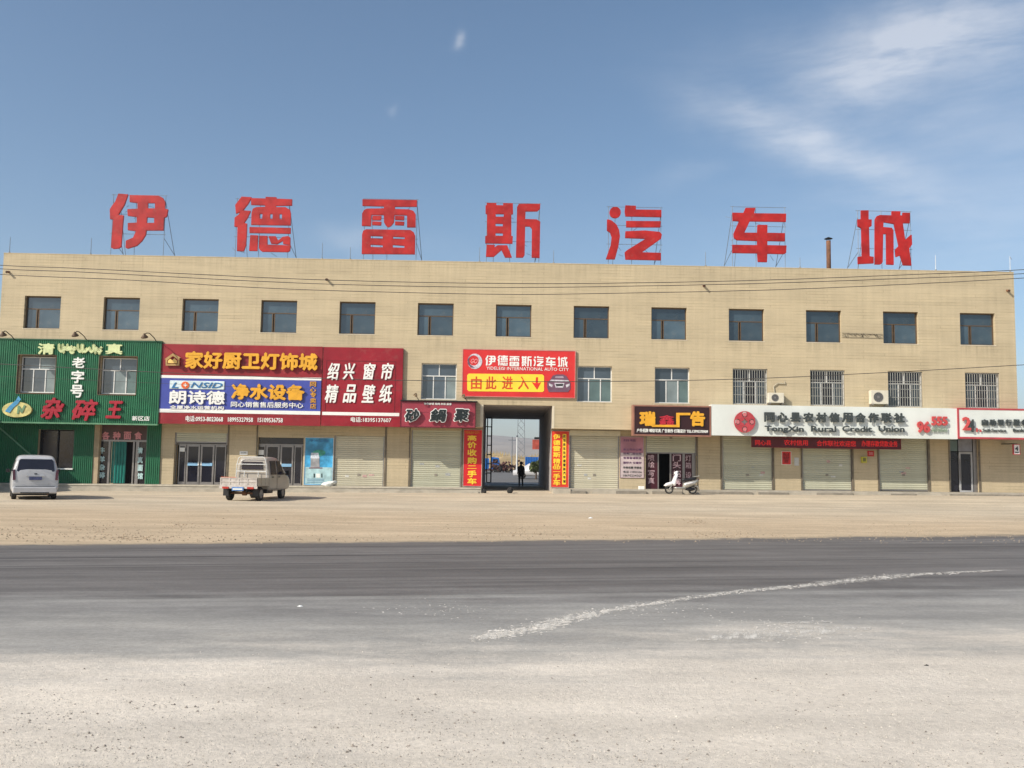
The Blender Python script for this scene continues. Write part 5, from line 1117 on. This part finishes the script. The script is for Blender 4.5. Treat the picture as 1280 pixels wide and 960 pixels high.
# ------------------------------------------------------------------ things by the doors and in the gateway
t = thing('plastic_bag', 'crumpled white plastic bag lying below the blue poster', 'bag'); rnd = random.Random(11); p = P(411, 605, -.3)
bm = bmesh.new(); bmesh.ops.create_icosphere(bm, subdivisions=3, radius=1)
for v in bm.verts:
    d = 1+.35*noise.noise(v.co*2.3)+.15*noise.noise(v.co*6); v.co = Vector((p.x+v.co.x*.36*d+.12*max(0, v.co.z), -.3+v.co.y*.2*d, zp(p.x)+.12+v.co.z*.14*d+.10*max(0, v.co.x)))
me = bpy.data.meshes.new('bag'); bm.to_mesh(me); bm.free(); link('bag', me, mat('plastic_white', (.72,.74,.70), .35, .2, 6), t, True); rebase(t)
t = thing('foam_block', 'small white block on the pavement below the mauve poster', 'block'); p = P(801.5, 606, -.2)
MB().box(p.x-.14, p.x+.14, -.4, -.15, zp(p.x)+.003, zp(p.x)+.17).build('block', WHITE, t, bevel=.02); rebase(t)
for (a, b, w_, h_), l_ in zip(((605.5,612,.22,.20),(637.5,613,.30,.34)), ('dark stone lump at the left foot of the gateway', 'dark stone lump in the middle of the gateway threshold')):
    p = P(a, b, -.5); bm = bmesh.new(); bmesh.ops.create_icosphere(bm, subdivisions=2, radius=1)
    for v in bm.verts: d = 1+.4*noise.noise(v.co*1.7+Vector((a, 0, 0))); v.co = Vector((v.co.x*w_*.5*d, v.co.y*w_*.5*d, h_*.42+v.co.z*h_*.5*d))
    me = bpy.data.meshes.new('stone'); bm.to_mesh(me); bm.free(); o = link('stone_block', me, mat('sooty_stone', (.03,.028,.026), .95, .3, 6)); o.location = (p.x, -.5, gz(p.x, -.5)); tag(o, l_, 'stone')
# folded gate leaf of black steel
t = thing('steel_gate', 'tall black steel gate leaf folded open inside the passage', 'gate'); yg = 12.2
a, b = P(608.2, 560, yg).x, P(615, 560, yg).x; z0_, z1_ = P(611, 603, yg).z, P(611, 522, yg).z
mb = MB().box(a, a+.07, yg-.04, yg+.04, z0_, z1_).box(b-.08, b, yg-.04, yg+.04, z0_, z1_).build('stile', BLK, t)
for k in range(8):
    z = z0_+(z1_-z0_)*k/7; MB().box(a+.07, b-.08, yg-.03, yg+.03, z-.03, z+.03).build('rung', BLK, t)
MB().box(G0+.02, a, yg-.02, yg+.02, z0_+.5, z0_+.56).box(G0+.02, a, yg-.02, yg+.02, z1_-.6, z1_-.54).build('hinge', BLK, t); rebase(t)
# walking person, back to us
def person(loc, rz, h):
    s_ = h/1.72
    J = {'pelvis':(0,0,.93,.135,.10),'belly':(0,-.01,1.08,.13,.10),'chest':(0,-.01,1.28,.165,.115),'neck':(0,0,1.47,.055,.055),'head':(0,.015,1.60,.085,.10),'crown':(0,.015,1.68,.06,.07),
         'shL':(-.17,0,1.40,.065,.065),'elL':(-.215,-.03,1.12,.05,.05),'wrL':(-.215,.10,.92,.036,.036),'haL':(-.20,.14,.85,.036,.028),
         'shR':(.17,0,1.40,.065,.065),'elR':(.215,-.05,1.12,.05,.05),'wrR':(.225,.02,.88,.036,.036),'haR':(.22,.05,.80,.036,.028),
         'hpL':(-.09,0,.88,.10,.10),'knL':(-.10,.10,.50,.07,.07),'anL':(-.10,-.02,.10,.045,.045),'toL':(-.11,.12,.04,.04,.035),
         'hpR':(.09,0,.88,.10,.10),'knR':(.10,.0,.49,.07,.07),'anR':(.10,-.24,.14,.045,.045),'toR':(.11,-.16,.05,.04,.035)}
    E_ = [('pelvis','belly'),('belly','chest'),('chest','neck'),('neck','head'),('head','crown'),('chest','shL'),('shL','elL'),('elL','wrL'),('wrL','haL'),('chest','shR'),('shR','elR'),('elR','wrR'),('wrR','haR'),
          ('pelvis','hpL'),('hpL','knL'),('knL','anL'),('anL','toL'),('pelvis','hpR'),('hpR','knR'),('knR','anR'),('anR','toR')]
    ks = list(J); me = bpy.data.meshes.new('body'); me.from_pydata([tuple(c*s_ for c in J[k][:3]) for k in ks], [(ks.index(a), ks.index(b)) for a, b in E_], []); me.update()
    o = bpy.data.objects.new('tmp', me); COL.objects.link(o); sk = o.modifiers.new('s', 'SKIN'); su = o.modifiers.new('u', 'SUBSURF'); su.levels = 2
    for i, k in enumerate(ks): me.skin_vertices[0].data[i].radius = (J[k][3]*s_, J[k][4]*s_)
    me.skin_vertices[0].data[0].use_root = True
    bpy.context.view_layer.update(); m2 = bpy.data.meshes.new_from_object(o.evaluated_get(bpy.context.evaluated_depsgraph_get())); bpy.data.objects.remove(o)
    t = thing('person', 'person in a dark coat and dark trousers walking away through the gateway', 'person', loc, rz)
    SK = mat('skin', (.32,.19,.13), .6); CL = mat('dark_coat', (.018,.018,.024), .85, .25, 8); TR = mat('dark_trousers', (.015,.015,.018), .85, .25, 8); SH = mat('black_shoe', (.01,.01,.01), .5); 
    b = link('body', m2, CL, t, True); m2.materials.clear()
    for m_ in (CL, TR, SK, SH): m2.materials.append(m_)
    for p_ in m2.polygons:
        c = p_.center/s_; p_.material_index = 3 if c.z < .11 else 1 if (c.z < .80 and abs(c.x) < .21) else 2 if (c.z > 1.49 or (abs(c.x) > .2 and c.z < .90)) else 0
    mb = MB(); mb.ring((0,.015*s_,1.60*s_),(0,0,1),[(-.05*s_,.104*s_),(.03*s_,.108*s_),(.09*s_,.088*s_),(.125*s_,.05*s_),(.135*s_,.002)],16).build('hair', mat('black_hair', (.01,.009,.008), .6), t, True)
    mb = MB(); mb.ring((0,-.01*s_,0),(0,0,1),[(.70*s_,.205*s_),(.72*s_,.20*s_),(.95*s_,.185*s_),(1.12*s_,.17*s_),(1.3*s_,.19*s_),(1.42*s_,.13*s_),(1.48*s_,.07*s_)],16)
    mb.v = [(x_, y_*.72, z_) for x_, y_, z_ in mb.v]; mb.build('coat', CL, t, True)
    MB().box(-.022*s_+.0, .022*s_, .10*s_, .135*s_, 1.585*s_, 1.61*s_).build('nose', SK, t)
yp = 9.5; q = P(651, 606.5, yp); person(Vector((q.x, yp, gz(q.x, yp)+.01)), R(4), 1.52)
# ------------------------------------------------------------------ the yard and the country beyond the gateway
SUNLIT = mat('sunlit_yard_tone', (.50,.47,.42), .9, .1, 1)
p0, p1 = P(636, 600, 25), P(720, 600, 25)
sun_patch = MB().quad((p0.x, 17.6, gz(24,17.6)+.05), (p1.x+8, 17.6, gz(24,17.6)+.05), (p1.x+8, 20.4, gz(24,20.4)+.05), (p0.x-.3, 20.4, gz(24,20.4)+.05)).build('path', SUNLIT); tag(sun_patch, kind='structure')  # pale strip colours in the sunlit patch of yard ground; no real path
def blue_truck(loc, L_, label):
    t = thing('blue_truck', label, 'truck', loc, 0); BL = mat('blue_truck_paint', (.02,.13,.42), .4, .2, 1.5, dirt=.2)
    MB().box(0, L_*.7, -1, 1, .7, 2.2).build('cargo_bed', BL, t); MB().prism([(L_*.74,.6),(L_,.6),(L_,1.5),(L_*.96,2.3),(L_*.74,2.4)], -1, 1).build('cab', BL, t, bevel=.05)
    MB().box(L_*.8, L_*.93, -1.02, -1.0, 1.5, 2.1).build('side_window', CGLASS, t); MB().box(.1, L_*.97, -.7, .7, .5, .72).build('chassis', BLK, t)
    for i in range(5): MB().box(L_*.14*i, L_*.14*i+.08, -1.05, -1.0, .7, 2.2).build('bed_rib', BL, t)
    for x_ in (L_*.2, L_*.36, L_*.86):
        for s_ in (-1, 1): o = MB().ring((0,0,0),(0,1,0),[(-.15,.3),(-.15,.45),(.15,.45),(.15,.3)],18).build('wheel', TYRE, t); o.location = (x_, s_*.85, .45)
YB = 84
a = P(601, 580, YB); blue_truck(Vector((a.x-2.5, YB, gz(24, YB)-.3)), 5.2, 'long blue truck at the far left of the yard beyond the gateway')
a = P(656.5, 580, YB+2); blue_truck(Vector((a.x, YB+2, gz(24, YB))), 2.6, 'short blue truck at the right of the yard beyond the gateway')
t = thing('parked_car', 'white car half hidden at the right edge of the gateway view', 'car', (P(671,580,38).x, 38, gz(24,38)))
c = loft([ring_sec(y_-2, .3, z_, .75, .8, w2, .75) for y_, z_, w2 in ((0,.8,.6),(.5,.95,.62),(1.2,1.35,.58),(2.6,1.42,.58),(3.3,1.0,.62),(4,.8,.6))]).build('body', PAINT, t, True); c.rotation_euler = (0,0,R(70))
for x_, y_ in ((-1.3,-.8),(1.3,-.8),(-1.3,.75),(1.3,.75)): o = MB().ring((0,0,0),(0,1,0),[(-.1,.2),(-.1,.3),(.1,.3),(.1,.2)],14).build('wheel', TYRE, t); o.location = (x_, y_, .3)
# scrap machinery heap
t = thing('scrap_heap', 'heap of rusty farm machinery between the blue trucks in the yard', 'scrap'); rnd = random.Random(21); mb = MB()
for _ in range(90):
    a = P(rnd.uniform(612, 655), 582, 80); x_, y_, z_ = a.x, 80+rnd.uniform(-1,1), gz(24,80)+rnd.uniform(.3,1.5)*rnd.random()+.2
    mb.tube((x_,y_,z_), (x_+rnd.uniform(-.8,.8), y_+rnd.uniform(-.5,.5), z_+rnd.uniform(-.4,.5)), rnd.uniform(.04,.16), 5)
mb.build('rusty_beam', mat('dark_rust', (.08,.035,.03), .9, .4, 4), t); mb = MB()
for _ in range(5): a = P(rnd.uniform(618, 652), 582, 80); mb.ring((a.x, 79.5, gz(24,80)+.5), (rnd.uniform(-.4,.4),1,0), [(-.08,.3),(-.08,.5),(.08,.5),(.08,.3)], 14)
mb.build('wheel', TYRE, t); rebase(t)
# earth bank, hills
BANKM = mat('dry_grass_bank', (.38,.28,.15), .95, .3, .25, .4, 3)
bk = grid_mesh('earth_bank', spaced([(-200,0,20),(0,60,60),(60,260,20)]), spaced([(110,175,26)]), lambda x_, y_: .6+smooth((y_-112)/18)*smooth((172-y_)/14)*(2.6+.9*noise.noise((x_*.15, y_*.1, 0))+.5*noise.noise((x_*.7, y_*.5, 0))), BANKM); tag(bk, 'low bank of dry earth and grass behind the yard', kind='structure')
gr = MB(); rnd = random.Random(8)
for _ in range(1400):
    x_ = rnd.uniform(-5, 60); y_ = rnd.uniform(118, 145); z_ = .6+smooth((y_-112)/18)*smooth((172-y_)/14)*(2.6+.9*noise.noise((x_*.15, y_*.1, 0))+.5*noise.noise((x_*.7, y_*.5, 0))); h_ = rnd.uniform(.3,.9)
    gr.add([(x_-.06,y_,z_-.05),(x_+.06,y_,z_-.05),(x_+rnd.uniform(-.2,.2),y_+rnd.uniform(-.2,.2),z_+h_)], [(0,1,2)])
me = bpy.data.meshes.new('dry_grass'); me.from_pydata(gr.v, [], gr.f); me.update(); tag(link('dry_grass', me, mat('straw', (.42,.32,.15), .9, .3, 1)), 'tufts of dry yellow grass on the earth bank', 'grass', kind='stuff')
HILL = mat('bare_hill', (.30,.255,.21), .95, .2, .01, 0, 1)
hl = grid_mesh('hills', spaced([(-2600,2600,110)]), spaced([(1500,3200,34)]), lambda x_, y_: -2+smooth((y_-1500)/900)*smooth((3250-y_)/500)*(70+42*noise.noise((x_*.0021+4, y_*.0016, 0))+26*noise.noise((x_*.006, y_*.006, 3))+8*noise.noise((x_*.02, y_*.02, 3))), HILL); tag(hl, 'bare grey hills on the horizon', kind='structure')
# lattice mast and white pole
t = thing('lattice_mast', 'tall pale lattice mast standing beyond the yard', 'mast'); ym = 178.0; bx = P(651, 570, ym); hb_ = P(651, 500, ym).z; mb = MB(); z0_ = 1.0; r0, r1 = .95, .6
for i in range(4):
    a = (-1 if i in (0,3) else 1, -1 if i < 2 else 1); mb.tube((bx.x+a[0]*r0, ym+a[1]*r0, z0_), (bx.x+a[0]*r1, ym+a[1]*r1, hb_+8), .06, 4)
mb.build('leg', STEEL, t); mb = MB(); n = 14
for k in range(n):
    u0, u1 = k/n, (k+1)/n; ra, rb = r0+(r1-r0)*u0, r0+(r1-r0)*u1; za, zb_ = z0_+(hb_+8-z0_)*u0, z0_+(hb_+8-z0_)*u1
    for sy in (-1, 1): mb.tube((bx.x-ra, ym+sy*ra, za), (bx.x+rb, ym+sy*rb, zb_), .035, 4).tube((bx.x+ra, ym+sy*ra, za), (bx.x-rb, ym+sy*rb, zb_), .035, 4)
    for sx in (-1, 1): mb.tube((bx.x+sx*ra, ym-ra, za), (bx.x+sx*rb, ym+rb, zb_), .035, 4)
mb.build('lattice_bracing', STEEL, t); rebase(t)
bx = P(646, 580, 60); t = thing('utility_pole', 'slim white pole in the yard beyond the gateway', 'pole', (bx.x, 60, gz(24,60)-.1)); z1_ = P(646, 553, 60).z
MB().tube((0,0,0), (0,0,z1_+.1), .10, 8, .07).build('pole', WHITEF, t); MB().ring((0,0,z1_+.1), (0,0,1), [(0,.1),(.12,.14),(.22,.02)], 10).build('pole_cap', STEEL, t)
bx = P(640, 560, 80); t = thing('utility_pole', 'thin grey pole left of the lattice mast beyond the yard', 'pole', (bx.x, 80, 0)); z1_ = P(640, 546, 80).z
MB().tube((0,0,0), (0,0,z1_), .09, 8, .06).build('pole', STEEL, t); MB().box(-.5,.5,-.05,.05,z1_-.5,z1_-.4).build('crossarm', STEEL, t)
# bush and red hanging lantern sign at the right of the gateway view
def tree(loc, h_, r, n, label):
    t = thing('small_tree', label, 'tree', loc); rnd = random.Random(31); mb = MB().tube((0,0,0),(.05,0,h_*.55),.10,7,.05)
    for k in range(6): a = k*1.05; mb.tube((.03,0,h_*.4),(math.cos(a)*r*.6, math.sin(a)*r*.6, h_*.75), .04, 5, .015)
    mb.build('trunk', mat('bark', (.10,.07,.05), .9), t); mb = MB()
    for _ in range(n):
        v = Vector((rnd.gauss(0,1), rnd.gauss(0,1), rnd.gauss(0,1))).normalized()*r*rnd.random()**.4; v.z = v.z*.8+h_*.68; v += Vector((1,1,1))*0.25*noise.noise(v*2)
        a = Vector((rnd.uniform(-1,1), rnd.uniform(-1,1), rnd.uniform(-1,1))).normalized()*.11; b = a.cross(Vector((.3,.5,.8))).normalized()*.07
        mb.add([v-a, v-b, v+a, v+b], [(0,1,2,3)])
    me = bpy.data.meshes.new('crown'); me.from_pydata(mb.v, [], mb.f); me.update(); link('crown', me, mat('dusty_leaf', (.12,.15,.06), .8, .45, 2), t)
a = P(670, 580, 36); tree(Vector((a.x, 36, gz(24,36))), 1.7, .6, 1100, 'small dusty green tree at the right of the gateway view')
a = P(671.5, 560, 30); z1_ = P(671, 554, 30).z; t = thing('red_sign_post', 'red flag-like sign on a post above the small tree', 'sign', (a.x+.35, 30, gz(24,30)))
MB().tube((0,0,0),(0,0,z1_),.04,6).build('post', BLK, t); MB().box(-.75,-.05,-.03,.03,z1_-.95,z1_-.15).build('sign_board', mat('faded_red_sign', (.50,.10,.07), .6, .3, 3), t); MB().box(-.6,.1,-.05,.05,z1_-.12,z1_+.05).build('sign_hood', BLK, t)
# bits lying about
for (a, b, s_), l_ in zip(((375,758,.035),(738,648,.10),(1158,832,.025)), ('small white scrap lying on the asphalt', 'pale scrap of litter on the tan earth', 'dark stone alone on the dusty shoulder')):
    h = RP(a, b); mb = MB(); k = [Vector((s_*math.cos(i*1.26)*(1+.3*(i % 2)), s_*.6*math.sin(i*1.26), 0)) for i in range(5)]
    mb.add(k+[Vector((0,0,s_*.45)), Vector((s_*.3,.02,s_*.4))], [(0,1,6),(1,2,5),(2,3,5),(3,4,5),(4,0,5),(0,6,5),(1,5,6)]); o = mb.build('litter' if a < 1000 else 'stone', WHITE if a < 1000 else mat('sooty_stone'), None); o.location = h; tag(o, l_, 'litter' if a < 1000 else 'stone')
rebase(GS)
B.location = (0, 0, 0)
# air between here and the hills
hz = MB().box(-3050, 3050, -440, 3500, -6, 190).build('haze', None); tag(hz, 'thin dusty haze filling the air', 'haze', kind='stuff')
HM = bpy.data.materials.new('haze_air'); HM.use_nodes = True; t = NT(HM.node_tree); t.n.clear(); o_ = t.new('ShaderNodeOutputMaterial'); pv = t.new('ShaderNodeVolumePrincipled')
pv.inputs['Color'].default_value = (.86, .90, .96, 1); pv.inputs['Density'].default_value = .00022; pv.inputs['Anisotropy'].default_value = .2; t.l.new(pv.outputs[0], o_.inputs['Volume'])
hz.data.materials.append(HM)
